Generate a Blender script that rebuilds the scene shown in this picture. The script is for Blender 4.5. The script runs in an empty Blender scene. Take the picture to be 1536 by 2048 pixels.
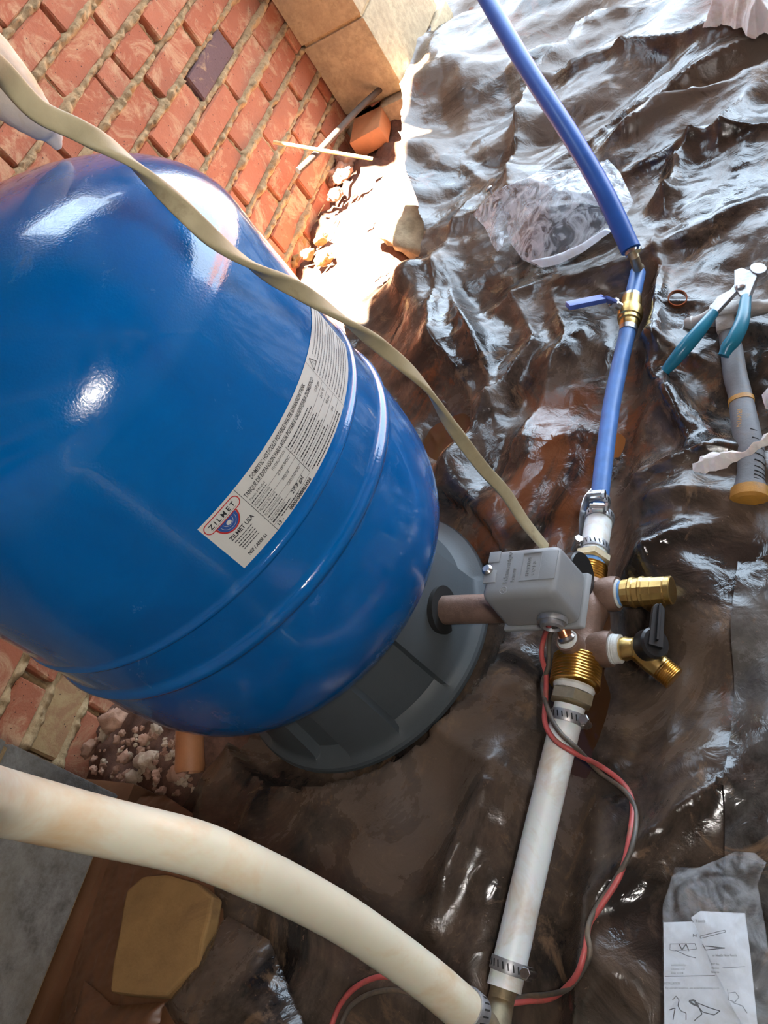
import bpy, bmesh, math, random
import numpy as np
from mathutils import Vector, Matrix
from mathutils import noise as mnoise

random.seed(7)
PI = math.pi
C = bpy.context.scene.collection
# ------------------------------------------------------------------ camera
# room frame: X along the brick wall, Y towards the wall (wall face at Y = 1.25), Z up
W, H, F = 1536.0, 2048.0, 1718.6
RM = np.array([[0.24132092, -0.82143021, 0.51673651],
               [-0.81657017, 0.11584689, 0.56550213],
               [-0.52438285, -0.55841579, -0.64279912]])
EYE = np.array([0.0, 0.0, 0.89])
cam_data = bpy.data.cameras.new('camera')
cam = bpy.data.objects.new('camera', cam_data)
C.objects.link(cam)
mw = Matrix.Identity(4)
for i in range(3):
    mw[i][0] = RM[i][0]; mw[i][1] = -RM[i][1]; mw[i][2] = -RM[i][2]; mw[i][3] = EYE[i]
cam.matrix_world = mw
cam_data.sensor_fit = 'HORIZONTAL'
cam_data.sensor_width = 36.0
cam_data.lens = F * 36.0 / W
cam_data.clip_start = 0.02
bpy.context.scene.camera = cam

# ------------------------------------------------------------------ world, lamps, exposure
sc = bpy.context.scene
sc.view_settings.view_transform = 'Standard'
sc.view_settings.look = 'None'
sc.view_settings.gamma = 1.0
sc.view_settings.use_curve_mapping = False
sc.view_settings.exposure = 0.30
world = bpy.data.worlds.new('sky'); sc.world = world
world.use_nodes = True
bg = world.node_tree.nodes['Background']
bg.inputs['Color'].default_value = (0.66, 0.82, 1.0, 1)
bg.inputs['Strength'].default_value = 8.0

def spot(name, loc, target, energy, deg, blend, color=(1, 1, 1), size=0.01):
    d = bpy.data.lights.new(name, 'SPOT'); d.energy = energy; d.spot_size = math.radians(deg)
    d.spot_blend = blend; d.color = color; d.shadow_soft_size = size
    o = bpy.data.objects.new(name, d); C.objects.link(o)
    o.location = loc
    o.rotation_euler = (Vector(target) - Vector(loc)).to_track_quat('-Z', 'Y').to_euler()
    return o

def area(name, loc, target, energy, sx, sy, color=(1, 1, 1)):
    d = bpy.data.lights.new(name, 'AREA'); d.energy = energy; d.shape = 'RECTANGLE'; d.size = sx; d.size_y = sy; d.color = color
    o = bpy.data.objects.new(name, d); C.objects.link(o)
    o.location = loc
    o.rotation_euler = (Vector(target) - Vector(loc)).to_track_quat('-Z', 'Y').to_euler()
    return o

# sun through gaps added in the unseen boards overhead, shaped to light the soil
sd_ = bpy.data.lights.new('sun', 'SUN'); sd_.energy = 150.0; sd_.angle = math.radians(0.6); sd_.color = (1.0, 0.93, 0.80)
sun = bpy.data.objects.new('sun', sd_); C.objects.link(sun)
sun.location = (1.3, 0.7, 2.6)
sun.rotation_euler = Vector((0.067, 0.138, -1.0)).to_track_quat('-Z', 'Y').to_euler()
area('work_lamp', (-0.10, -0.25, 1.16), (0.45, 0.75, 0.3), 6.5, 0.075, 0.075, (1.0, 0.96, 0.90))

# ------------------------------------------------------------------ pixel to place
def ray(px, py):
    d = RM @ np.array([px - W / 2, py - H / 2, F])
    return d
def at(px, py, z=0.0):
    d = ray(px, py); t = (z - EYE[2]) / d[2]
    return Vector(EYE + d * t)
def aty(px, py, y):
    d = ray(px, py); t = (y - EYE[1]) / d[1]
    return Vector(EYE + d * t)
def atd(px, py, depth):
    d = ray(px, py) / F
    return Vector(EYE + d * depth)

# ------------------------------------------------------------------ object helpers
def tag(o, label=None, cat=None, group=None, kind=None):
    if label: o['label'] = label
    if cat: o['category'] = cat
    if group: o['group'] = group
    if kind: o['kind'] = kind
    return o
def empty(name, loc, label=None, cat=None, group=None, kind=None):
    o = bpy.data.objects.new(name, None); C.objects.link(o); o.location = loc
    o.empty_display_size = 0.02
    return tag(o, label, cat, group, kind)
def link(name, me, mat, parent=None, smooth=True):
    if smooth is True:
        me.polygons.foreach_set('use_smooth', [True] * len(me.polygons))
    if mat: me.materials.append(mat)
    me.update()
    o = bpy.data.objects.new(name, me); C.objects.link(o)
    if parent:
        o.parent = parent
        o.matrix_parent_inverse = Matrix.Translation(-Vector(parent.location)) if parent.parent is None else Matrix.Translation(-Vector(parent.matrix_basis.translation))
    return o

def frame(d):
    d = Vector(d).normalized()
    a = Vector((0, 0, 1)) if abs(d.z) < 0.9 else Vector((1, 0, 0))
    e1 = d.cross(a).normalized(); e2 = d.cross(e1).normalized()
    return d, e1, e2

class M:
    """collects geometry in world coordinates, then links it as one mesh object"""
    def __init__(s): s.v = []; s.f = []
    def add(s, v, f):
        n = len(s.v); s.v += [tuple(p) for p in v]; s.f += [tuple(i + n for i in q) for q in f]; return s
    def lathe(s, p0, p1, prof, n=32, cap=True, mod=None):
        p0 = Vector(p0); p1 = Vector(p1); L = (p1 - p0).length; d, e1, e2 = frame(p1 - p0)
        v = []; f = []
        for (t, r) in prof:
            c = p0 + d * (t * L)
            for k in range(n):
                a = 2 * PI * k / n
                rr = r * (mod(t, a) if mod else 1)
                v.append(c + e1 * (rr * math.cos(a)) + e2 * (rr * math.sin(a)))
        m = len(prof)
        for i in range(m - 1):
            for k in range(n):
                k2 = (k + 1) % n
                f.append((i * n + k, (i + 1) * n + k, (i + 1) * n + k2, i * n + k2))
        if cap:
            f.append(tuple(range(n))); f.append(tuple((m - 1) * n + k for k in reversed(range(n))))
        return s.add(v, f)
    def cyl(s, p0, p1, r, r1=None, n=24, bev=0.0):
        r1 = r if r1 is None else r1
        if bev:
            L = (Vector(p1) - Vector(p0)).length; b = bev / L
            return s.lathe(p0, p1, [(0, r - bev), (b, r), (1 - b, r1), (1, r1 - bev)], n)
        return s.lathe(p0, p1, [(0, r), (1, r1)], n)
    def tube(s, pts, r, n=16, flat=None, twist=None, up=None):
        pts = [Vector(p) for p in pts]; m = len(pts); v = []; f = []
        prev = None
        for i, p in enumerate(pts):
            t = (pts[min(i + 1, m - 1)] - pts[max(i - 1, 0)]).normalized()
            if prev is None:
                _, e1, e2 = frame(t)
                if up is not None:
                    e1 = (Vector(up) - t * Vector(up).dot(t)).normalized()
            else:
                e1 = (prev - t * prev.dot(t)).normalized()
            prev = e1; e2 = t.cross(e1).normalized()
            rr = r[i] if hasattr(r, '__len__') else r
            tw = twist[i] if twist is not None else 0
            a1 = e1 * math.cos(tw) + e2 * math.sin(tw); a2 = -e1 * math.sin(tw) + e2 * math.cos(tw)
            for k in range(n):
                a = 2 * PI * k / n; cx, cy = math.cos(a), math.sin(a)
                if flat:
                    cx = math.copysign(abs(cx) ** 0.6, cx) * flat[0]; cy = math.copysign(abs(cy) ** 0.6, cy) * flat[1]
                    v.append(p + a1 * cx + a2 * cy)
                else:
                    v.append(p + a1 * (rr * cx) + a2 * (rr * cy))
        for i in range(m - 1):
            for k in range(n):
                k2 = (k + 1) % n
                f.append((i * n + k, i * n + k2, (i + 1) * n + k2, (i + 1) * n + k))
        f.append(tuple(reversed(range(n)))); f.append(tuple((m - 1) * n + k for k in range(n)))
        return s.add(v, f)
    def box(s, c, size, rot=None, bev=0.0):
        bm = bmesh.new(); bmesh.ops.create_cube(bm, size=1.0)
        for w in bm.verts: w.co = Vector((w.co.x * size[0], w.co.y * size[1], w.co.z * size[2]))
        if bev: bmesh.ops.bevel(bm, geom=bm.edges[:], offset=bev, segments=2, affect='EDGES', profile=0.6)
        R = rot if rot is not None else Matrix.Identity(3)
        v = [R @ w.co + Vector(c) for w in bm.verts]
        f = [tuple(w.index for w in q.verts) for q in bm.faces]
        bm.free(); return s.add(v, f)
    def sphere(s, c, r, sc_=(1, 1, 1), n=16, m=10):
        v = []; f = []
        for i in range(m + 1):
            th = PI * i / m
            for k in range(n):
                a = 2 * PI * k / n
                v.append(Vector(c) + Vector((r * sc_[0] * math.sin(th) * math.cos(a), r * sc_[1] * math.sin(th) * math.sin(a), r * sc_[2] * math.cos(th))))
        for i in range(m):
            for k in range(n):
                k2 = (k + 1) % n; f.append((i * n + k, (i + 1) * n + k, (i + 1) * n + k2, i * n + k2))
        return s.add(v, f)
    def prism(s, outline, z0, z1, T):
        """outline in the local xy plane, T is a 4x4 placing it"""
        n = len(outline)
        v = [T @ Vector((x, y, z0)) for x, y in outline] + [T @ Vector((x, y, z1)) for x, y in outline]
        f = [tuple(reversed(range(n))), tuple(range(n, 2 * n))] + [(i, (i + 1) % n, n + (i + 1) % n, n + i) for i in range(n)]
        return s.add(v, f)
    def build(s, name, mat, parent=None, smooth=True, auto=35, bevel=0):
        me = bpy.data.meshes.new(name)
        me.from_pydata(s.v, [], s.f)
        bm = bmesh.new(); bm.from_mesh(me)
        bmesh.ops.remove_doubles(bm, verts=bm.verts, dist=1e-6)
        bmesh.ops.recalc_face_normals(bm, faces=bm.faces)
        bm.to_mesh(me); bm.free()
        o = link(name, me, mat, parent, smooth)
        if smooth and auto: 
            try: me.set_sharp_from_angle(angle=math.radians(auto))
            except Exception: pass
        if bevel:
            b = o.modifiers.new('b', 'BEVEL'); b.width = bevel; b.segments = 2; b.limit_method = 'ANGLE'
        return o

def spline(pts, n=12):
    """Catmull-Rom through the points"""
    P = [Vector(p) for p in pts]; P = [P[0] * 2 - P[1]] + P + [P[-1] * 2 - P[-2]]
    out = []
    for i in range(1, len(P) - 2):
        a, b, c, d = P[i - 1:i + 3]
        for k in range(n):
            t = k / n
            out.append(0.5 * ((2 * b) + (c - a) * t + (2 * a - 5 * b + 4 * c - d) * t * t + (3 * b - 3 * c + d - a) * t ** 3))
    out.append(P[-2]); return out

# ------------------------------------------------------------------ numpy noise
_perm = np.random.RandomState(3).permutation(512)
_perm = np.concatenate([_perm, _perm, _perm])
_g = np.random.RandomState(4).rand(512) * 2 * PI
def perlin(x, y, seed=0):
    x = x + seed * 17.13; y = y + seed * 9.71
    xi = np.floor(x).astype(int); yi = np.floor(y).astype(int); xf = x - xi; yf = y - yi
    def gr(ix, iy, dx, dy):
        h = _g[_perm[(_perm[ix % 512] + iy) % 512] % 512]
        return np.cos(h) * dx + np.sin(h) * dy
    u = xf * xf * xf * (xf * (xf * 6 - 15) + 10); v = yf * yf * yf * (yf * (yf * 6 - 15) + 10)
    a = gr(xi, yi, xf, yf); b = gr(xi + 1, yi, xf - 1, yf); c = gr(xi, yi + 1, xf, yf - 1); d = gr(xi + 1, yi + 1, xf - 1, yf - 1)
    return ((a * (1 - u) + b * u) * (1 - v) + (c * (1 - u) + d * u) * v) * 1.5
def fbm(x, y, o=4, seed=0):
    r = 0; a = 1.0
    for i in range(o): r = r + a * perlin(x * 2 ** i, y * 2 ** i, seed + i); a *= 0.5
    return r
def ridged(x, y, seed=0, o=3):
    r = 0; a = 1.0
    for i in range(o): r = r + a * (1 - np.abs(perlin(x * 2 ** i, y * 2 ** i, seed + i)) * 2.2); a *= 0.5
    return r
def facets(x, y, cell, seed, slope=1.0):
    """crumpled film: piecewise planar cells meeting in creases"""
    gx = x / cell; gy = y / cell
    ix = np.floor(gx).astype(int); iy = np.floor(gy).astype(int)
    best = np.full(x.shape, -1e9)
    for dx in (-1, 0, 1):
        for dy in (-1, 0, 1):
            cx = ix + dx; cy = iy + dy
            h1 = _g[_perm[(_perm[(cx + seed) % 512] + cy) % 512] % 512] / (2 * PI)
            h2 = _g[_perm[(_perm[(cx + seed + 91) % 512] + cy) % 512] % 512] / (2 * PI)
            h3 = _g[_perm[(_perm[(cx + seed + 177) % 512] + cy) % 512] % 512] / (2 * PI)
            px = cx + h1; py = cy + h2
            a = h3 * 2 * PI
            d = np.hypot(gx - px, gy - py)
            s = 0.35 * (h1 - 0.5) - d * 0.9 + ((gx - px) * np.cos(a) + (gy - py) * np.sin(a)) * 0.45
            best = np.maximum(best, s)
    return best * cell * slope

def grid_mesh(name, xs, ys, Z, mask, mat, parent=None, dx=None, dy=None):
    nx, ny = len(xs), len(ys)
    X, Y = np.meshgrid(xs, ys, indexing='ij')
    if dx is not None: X = X + dx
    if dy is not None: Y = Y + dy
    co = np.stack([X, Y, Z], -1).reshape(-1, 3)
    idx = np.arange(nx * ny).reshape(nx, ny)
    q = np.stack([idx[:-1, :-1], idx[1:, :-1], idx[1:, 1:], idx[:-1, 1:]], -1).reshape(-1, 4)
    if mask is not None:
        mk = mask.reshape(-1); q = q[mk[q].all(1)]
    used = np.unique(q); remap = np.full(nx * ny, -1); remap[used] = np.arange(len(used))
    co = co[used]; q = remap[q]
    me = bpy.data.meshes.new(name)
    me.vertices.add(len(co)); me.vertices.foreach_set('co', co.ravel())
    me.loops.add(len(q) * 4); me.loops.foreach_set('vertex_index', q.ravel().astype(np.int32))
    me.polygons.add(len(q)); me.polygons.foreach_set('loop_start', np.arange(0, len(q) * 4, 4, dtype=np.int32))
    me.polygons.foreach_set('loop_total', np.full(len(q), 4, dtype=np.int32))
    me.update(calc_edges=True); me.validate()
    return link(name, me, mat, parent)

# ------------------------------------------------------------------ materials
def new_mat(name):
    m = bpy.data.materials.new(name); m.use_nodes = True
    nt = m.node_tree; b = nt.nodes['Principled BSDF']; return m, nt, b
def setb(b, **k):
    for a, v in k.items():
        b.inputs[a.replace('_', ' ')].default_value = v
def noise(nt, scale, detail=4, rough=0.5, co=None, dist=0.0, dim='3D'):
    n = nt.nodes.new('ShaderNodeTexNoise'); n.inputs['Scale'].default_value = scale
    n.inputs['Detail'].default_value = detail; n.inputs['Roughness'].default_value = rough; n.inputs['Distortion'].default_value = dist
    if co is not None: nt.links.new(co, n.inputs['Vector'])
    return n
def ramp(nt, fac, stops):
    r = nt.nodes.new('ShaderNodeValToRGB'); cr = r.color_ramp
    while len(cr.elements) < len(stops): cr.elements.new(0.5)
    for e, (p, c) in zip(cr.elements, stops):
        e.position = p; e.color = (c[0], c[1], c[2], 1) if hasattr(c, '__len__') else (c, c, c, 1)
    nt.links.new(fac, r.inputs['Fac']); return r
def mix(nt, fac, a, b):
    m = nt.nodes.new('ShaderNodeMix'); m.data_type = 'RGBA'
    for s_, v in ((m.inputs['Factor'], fac), (m.inputs[6], a), (m.inputs[7], b)):
        if hasattr(v, 'is_output') or hasattr(v, 'node'): nt.links.new(v, s_)
        elif hasattr(v, '__len__'): s_.default_value = (v[0], v[1], v[2], 1)
        else: s_.default_value = v
    return m.outputs[2]
def bump(nt, b, h, strength=0.3, dist=0.002):
    n = nt.nodes.new('ShaderNodeBump'); n.inputs['Strength'].default_value = strength; n.inputs['Distance'].default_value = dist
    nt.links.new(h, n.inputs['Height']); nt.links.new(n.outputs['Normal'], b.inputs['Normal'])
def geo(nt): return nt.nodes.new('ShaderNodeNewGeometry').outputs['Position']
def math_(nt, op, a, b=None, clamp=False):
    n = nt.nodes.new('ShaderNodeMath'); n.operation = op; n.use_clamp = clamp
    for i, v in enumerate((a, b)):
        if v is None: continue
        if hasattr(v, 'node'): nt.links.new(v, n.inputs[i])
        else: n.inputs[i].default_value = v
    return n.outputs[0]

def simple(name, col, rough=0.5, metal=0.0, var=0.12, scale=30, bmp=0.0, bscale=200, dirt=None, dirt_amt=0.5, coat=0.0, trans=0.0, alpha=1.0, subs=0.0, spec=0.5):
    m, nt, b = new_mat(name); P = geo(nt)
    n = noise(nt, scale, 5, 0.6, P)
    dark = [c * (1 - var) for c in col]; lite = [min(1, c * (1 + var)) for c in col]
    r = ramp(nt, n.outputs['Fac'], [(0.3, dark), (0.7, lite)])
    out = r.outputs['Color']
    if dirt is not None:
        n2 = noise(nt, scale * 0.5, 6, 0.7, P, 0.6)
        k = ramp(nt, n2.outputs['Fac'], [(0.62 - 0.25 * dirt_amt, 0.0), (0.80 - 0.2 * dirt_amt, 1.0)])
        out = mix(nt, k.outputs['Color'], out, dirt)
    nt.links.new(out, b.inputs['Base Color'])
    setb(b, Roughness=rough, Metallic=metal, Coat_Weight=coat, Transmission_Weight=trans, Alpha=alpha)
    b.inputs['Specular IOR Level'].default_value = spec
    if subs: b.inputs['Subsurface Weight'].default_value = subs; b.inputs['Subsurface Scale'].default_value = 0.005
    if bmp:
        n3 = noise(nt, bscale, 5, 0.6, P); bump(nt, b, n3.outputs['Fac'], bmp, 0.002)
    return m

MT = {}
MT['brass'] = simple('brass', (0.62, 0.43, 0.16), 0.32, 1.0, 0.15, 60, 0.15, 300)
MT['dull_brass'] = simple('dull_brass', (0.50, 0.42, 0.28), 0.45, 0.85, 0.2, 60, 0.2, 300, (0.35, 0.30, 0.22), 0.3)
MT['thread_brass'] = simple('thread_brass', (0.66, 0.40, 0.10), 0.28, 1.0, 0.2, 90)
MT['bronze'] = simple('bronze', (0.24, 0.155, 0.12), 0.42, 0.35, 0.2, 40, 0.35, 260, (0.16, 0.10, 0.075), 0.4)
MT['copper'] = simple('copper', (0.50, 0.20, 0.10), 0.3, 0.9, 0.3, 50)
MT['steel'] = simple('steel', (0.55, 0.55, 0.55), 0.28, 1.0, 0.2, 80, 0.1, 300)
MT['dull_steel'] = simple('dull_steel', (0.42, 0.43, 0.45), 0.42, 0.8, 0.25, 50, 0.15, 200, (0.25, 0.2, 0.16), 0.25)
MT['tape'] = simple('tape', (0.62, 0.64, 0.62), 0.6, 0, 0.15, 90, 0.3, 300)
MT['blue_tape'] = simple('blue_tape', (0.12, 0.30, 0.62), 0.6, 0, 0.3, 90, 0.2, 300)
MT['black_rubber'] = simple('black_rubber', (0.012, 0.012, 0.013), 0.35, 0, 0.2, 60)
MT['switch_grey'] = simple('switch_grey', (0.25, 0.26, 0.27), 0.42, 0, 0.06, 20, 0.08, 500)
MT['pipe_white'] = simple('pipe_white', (0.76, 0.80, 0.80), 0.36, 0, 0.05, 20, 0.0, 100, (0.55, 0.42, 0.30), 0.5, subs=0.1)
MT['pipe_cream'] = simple('pipe_cream', (0.60, 0.57, 0.45), 0.34, 0, 0.06, 14, 0.0, 100, (0.52, 0.34, 0.17), 0.62, subs=0.1)
MT['pipe_blue'] = simple('pipe_blue', (0.012, 0.095, 0.40), 0.38, 0, 0.12, 26)
MT['pipe_blue_dusty'] = simple('pipe_blue_dusty', (0.09, 0.22, 0.56), 0.34, 0, 0.18, 40)
MT['lever_blue'] = simple('lever_blue', (0.07, 0.12, 0.42), 0.42, 0, 0.2, 60)
MT['cable'] = simple('cable', (0.40, 0.345, 0.215), 0.5, 0, 0.12, 40, 0.15, 200, (0.22, 0.17, 0.10), 0.15)
MT['wire_red'] = simple('wire_red', (0.52, 0.10, 0.095), 0.4, 0, 0.15, 60, dirt=(0.22, 0.13, 0.08), dirt_amt=0.35)
MT['wire_black'] = simple('wire_black', (0.10, 0.085, 0.07), 0.45, 0, 0.3, 60, dirt=(0.20, 0.14, 0.09), dirt_amt=0.6)
MT['teal_grip'] = simple('teal_grip', (0.015, 0.19, 0.30), 0.25, 0, 0.12, 40)
MT['hammer_grip'] = simple('hammer_grip', (0.155, 0.155, 0.165), 0.55, 0, 0.12, 50, 0.2, 300, (0.22, 0.16, 0.11), 0.35)
MT['hammer_orange'] = simple('hammer_orange', (0.46, 0.22, 0.035), 0.5, 0, 0.15, 50, 0.2, 300, (0.25, 0.16, 0.07), 0.3)
MT['hammer_head'] = simple('hammer_head', (0.42, 0.39, 0.36), 0.5, 0.3, 0.2, 40, 0.4, 120, (0.15, 0.10, 0.07), 0.35)
MT['stand_grey'] = simple('stand_grey', (0.075, 0.088, 0.097), 0.48, 0, 0.05, 20, 0.12, 600)
MT['dark'] = simple('dark', (0.01, 0.01, 0.01), 0.8)
MT['ochre'] = simple('ochre', (0.34, 0.20, 0.075), 0.9, 0, 0.2, 18, 0.8, 60, (0.20, 0.11, 0.05), 0.3)
MT['stone'] = simple('stone', (0.42, 0.24, 0.16), 0.95, 0, 0.3, 25, 1.0, 120, (0.20, 0.09, 0.055), 0.4)
MT['stone_pale'] = simple('stone_pale', (0.50, 0.38, 0.27), 0.95, 0, 0.25, 25, 1.0, 120, (0.28, 0.15, 0.10), 0.3)
MT['terracotta'] = simple('terracotta', (0.50, 0.21, 0.09), 0.5, 0, 0.15, 25, 0.2, 100)
MT['straw'] = simple('straw', (0.66, 0.5, 0.25), 0.8, 0, 0.25, 60)
MT['wood'] = simple('wood', (0.07, 0.045, 0.03), 0.85, 0, 0.35, 18, 0.6, 80)
MT['fluff'] = simple('fluff', (0.74, 0.68, 0.66), 0.95, 0, 0.2, 12, 1.0, 60, (0.45, 0.28, 0.16), 0.15, subs=0.2)
MT['foam'] = simple('foam', (0.74, 0.62, 0.50), 0.8, 0, 0.15, 25, 0.5, 80, (0.6, 0.42, 0.2), 0.3)
MT['paper'] = simple('paper', (0.60, 0.64, 0.70), 0.7, 0, 0.05, 15, 0.0, 100, (0.52, 0.43, 0.36), 0.2)
MT['ink'] = simple('ink', (0.02, 0.02, 0.025), 0.7, 0, 0.1, 50)
MT['ink_grey'] = simple('ink_grey', (0.12, 0.12, 0.13), 0.7, 0, 0.1, 50)
MT['ink_red'] = simple('ink_red', (0.45, 0.02, 0.02), 0.6, 0, 0.1, 50)
MT['ink_blue'] = simple('ink_blue', (0.02, 0.08, 0.30), 0.6, 0, 0.1, 50)
MT['label_white'] = simple('label_white', (0.60, 0.60, 0.57), 0.35, 0, 0.03, 30)
MT['joist'] = simple('joist', (0.16, 0.10, 0.06), 0.85, 0, 0.3, 12)
MT['mortar_clod'] = simple('mortar_clod', (0.46, 0.34, 0.20), 0.95, 0, 0.3, 40, 1.0, 150)

def tank_paint():
    m, nt, b = new_mat('tank_paint'); P = geo(nt)
    n = noise(nt, 9, 4, 0.6, P, 0.5)
    r = ramp(nt, n.outputs['Fac'], [(0.35, (0.0, 0.098, 0.34)), (0.7, (0.0, 0.130, 0.43))])
    # dusty scuffs
    n2 = noise(nt, 7, 7, 0.75, P, 1.2)
    k = ramp(nt, n2.outputs['Fac'], [(0.66, 0.0), (0.76, 0.5)])
    out = mix(nt, k.outputs['Color'], r.outputs['Color'], (0.12, 0.16, 0.20))
    nt.links.new(out, b.inputs['Base Color'])
    setb(b, Roughness=0.17, Coat_Weight=0.5, Coat_Roughness=0.04)
    rr = ramp(nt, n2.outputs['Fac'], [(0.45, 0.075), (0.75, 0.40)]); nt.links.new(rr.outputs['Color'], b.inputs['Roughness'])
    n3 = noise(nt, 420, 2, 0.5, P); bump(nt, b, n3.outputs['Fac'], 0.10, 0.002)
    return m
MT['tank'] = tank_paint()

def brick_mat(name, c1, c2, dust=(0.50, 0.33, 0.18), d_amt=0.0):
    m, nt, b = new_mat(name); P = geo(nt)
    oi = nt.nodes.new('ShaderNodeObjectInfo')
    col = mix(nt, oi.outputs['Random'], c1, c2)
    n = noise(nt, 22, 6, 0.65, P)
    col = mix(nt, math_(nt, 'MULTIPLY', n.outputs['Fac'], 0.5), col, [c * 0.55 for c in c1])
    n2 = noise(nt, 14, 7, 0.75, P, 1.0)
    k = ramp(nt, n2.outputs['Fac'], [(0.55 - d_amt, 0.0), (0.68 - d_amt, 0.8)])
    col = mix(nt, k.outputs['Color'], col, dust)
    # small kiln holes
    v = nt.nodes.new('ShaderNodeTexVoronoi'); v.inputs['Scale'].default_value = 95; nt.links.new(P, v.inputs['Vector'])
    h = math_(nt, 'LESS_THAN', v.outputs['Distance'], 0.10)
    col = mix(nt, h, col, (0.05, 0.02, 0.015))
    nt.links.new(col, b.inputs['Base Color']); setb(b, Roughness=0.85)
    n3 = noise(nt, 130, 6, 0.7, P); bump(nt, b, n3.outputs['Fac'], 0.6, 0.003)
    return m
MT['brick'] = brick_mat('brick', (0.40, 0.122, 0.058), (0.50, 0.18, 0.095), (0.54, 0.34, 0.19), 0.05)
MT['brick_purple'] = brick_mat('brick_purple', (0.15, 0.085, 0.085), (0.19, 0.11, 0.11))
MT['brick_smeared'] = brick_mat('brick_smeared', (0.42, 0.22, 0.11), (0.46, 0.26, 0.12), (0.46, 0.32, 0.15), 0.12)

def mortar():
    m, nt, b = new_mat('mortar'); P = geo(nt)
    n = noise(nt, 60, 8, 0.75, P)
    r = ramp(nt, n.outputs['Fac'], [(0.28, (0.10, 0.06, 0.035)), (0.44, (0.46, 0.31, 0.155)), (0.70, (0.66, 0.48, 0.27))])
    nt.links.new(r.outputs['Color'], b.inputs['Base Color']); setb(b, Roughness=0.95)
    bump(nt, b, n.outputs['Fac'], 1.0, 0.006); return m
MT['mortar'] = mortar()
def concrete(name, c1, c2, c3):
    m, nt, b = new_mat(name); P = geo(nt)
    n = noise(nt, 45, 8, 0.75, P); n2 = noise(nt, 9, 5, 0.6, P, 0.5)
    r = ramp(nt, n.outputs['Fac'], [(0.33, c1), (0.6, c2)])
    k = ramp(nt, n2.outputs['Fac'], [(0.45, 0.0), (0.7, 0.7)])
    nt.links.new(mix(nt, k.outputs['Color'], r.outputs['Color'], c3), b.inputs['Base Color']); setb(b, Roughness=0.95)
    bump(nt, b, n.outputs['Fac'], 0.8, 0.004); return m
MT['block_grey'] = concrete('block_grey', (0.17, 0.16, 0.145), (0.36, 0.35, 0.33), (0.30, 0.27, 0.22))
MT['block_tan'] = concrete('block_tan', (0.30, 0.22, 0.13), (0.50, 0.38, 0.23), (0.36, 0.26, 0.16))
MT['soil'] = concrete('soil', (0.055, 0.024, 0.015), (0.20, 0.095, 0.06), (0.13, 0.06, 0.035))

def film(name='black_film', dusty=0.66, tint=(0.125, 0.087, 0.063)):
    m, nt, b = new_mat(name); P = geo(nt)
    n = noise(nt, 5.5, 8, 0.68, P, 0.8)
    sx = nt.nodes.new('ShaderNodeSeparateXYZ'); nt.links.new(P, sx.inputs[0])
    far = nt.nodes.new('ShaderNodeMapRange'); far.inputs['From Min'].default_value = 1.2; far.inputs['From Max'].default_value = 2.0; far.inputs['To Max'].default_value = 0.10; nt.links.new(sx.outputs['X'], far.inputs['Value'])
    nf = math_(nt, 'ADD', n.outputs['Fac'], far.outputs[0])
    k = ramp(nt, nf, [(0.60 - 0.3 * dusty, 0.0), (0.80 - 0.3 * dusty, 1.0)])
    col = mix(nt, k.outputs['Color'], (0.022, 0.018, 0.016), tint)
    # ochre silt dried in streaks
    ns = noise(nt, 8.5, 7, 0.72, P, 1.6); ks = ramp(nt, ns.outputs['Fac'], [(0.56, 0.0), (0.66, 0.75)])
    col = mix(nt, ks.outputs['Color'], col, (0.20, 0.125, 0.075))
    # rust-red mud
    n2 = noise(nt, 3.1, 8, 0.72, P, 1.0)
    mp = nt.nodes.new('ShaderNodeVectorMath'); mp.operation = 'DISTANCE'; nt.links.new(P, mp.inputs[0]); mp.inputs[1].default_value = (0.78, 0.50, 0.0)
    near = nt.nodes.new('ShaderNodeMapRange'); near.inputs['From Min'].default_value = 0.42; near.inputs['From Max'].default_value = 0.1; nt.links.new(mp.outputs['Value'], near.inputs['Value'])
    k2 = ramp(nt, math_(nt, 'ADD', n2.outputs['Fac'], math_(nt, 'MULTIPLY', near.outputs[0], 0.12)), [(0.60, 0.0), (0.68, 0.9)])
    col = mix(nt, k2.outputs['Color'], col, (0.16, 0.052, 0.020))
    # fine speckle of grit
    n4 = noise(nt, 130, 4, 0.7, P)
    k4 = ramp(nt, n4.outputs['Fac'], [(0.66, 0.0), (0.74, 0.6)])
    col = mix(nt, k4.outputs['Color'], col, (0.26, 0.17, 0.12))
    nt.links.new(col, b.inputs['Base Color'])
    rr = ramp(nt, nf, [(0.35, 0.10), (0.66, 0.36)])
    sp_ = ramp(nt, nf, [(0.38, 0.6), (0.66, 0.36)]); nt.links.new(sp_.outputs['Color'], b.inputs['Specular IOR Level'])
    nt.links.new(rr.outputs['Color'], b.inputs['Roughness'])
    n5 = noise(nt, 11, 6, 0.7, P, 1.4)
    n3 = noise(nt, 30, 5, 0.6, P, 0.8)
    wv = nt.nodes.new('ShaderNodeVectorMath'); wv.operation = 'ADD'; nt.links.new(P, wv.inputs[0])
    wn = noise(nt, 9, 3, 0.5, P); ws_ = nt.nodes.new('ShaderNodeVectorMath'); ws_.operation = 'SCALE'; ws_.inputs['Scale'].default_value = 0.05
    nt.links.new(wn.outputs['Color'], ws_.inputs[0]); nt.links.new(ws_.outputs[0], wv.inputs[1])
    hs = n3.outputs['Fac']
    for sc_v, am in ((14, 2.2), (34, 0.7)):
        vo = nt.nodes.new('ShaderNodeTexVoronoi'); vo.inputs['Scale'].default_value = sc_v; nt.links.new(wv.outputs[0], vo.inputs['Vector'])
        hs = math_(nt, 'ADD', hs, math_(nt, 'MULTIPLY', vo.outputs['Distance'], am))
    bump(nt, b, hs, 0.36, 0.0055)
    return m
MT['film'] = film()
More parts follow.
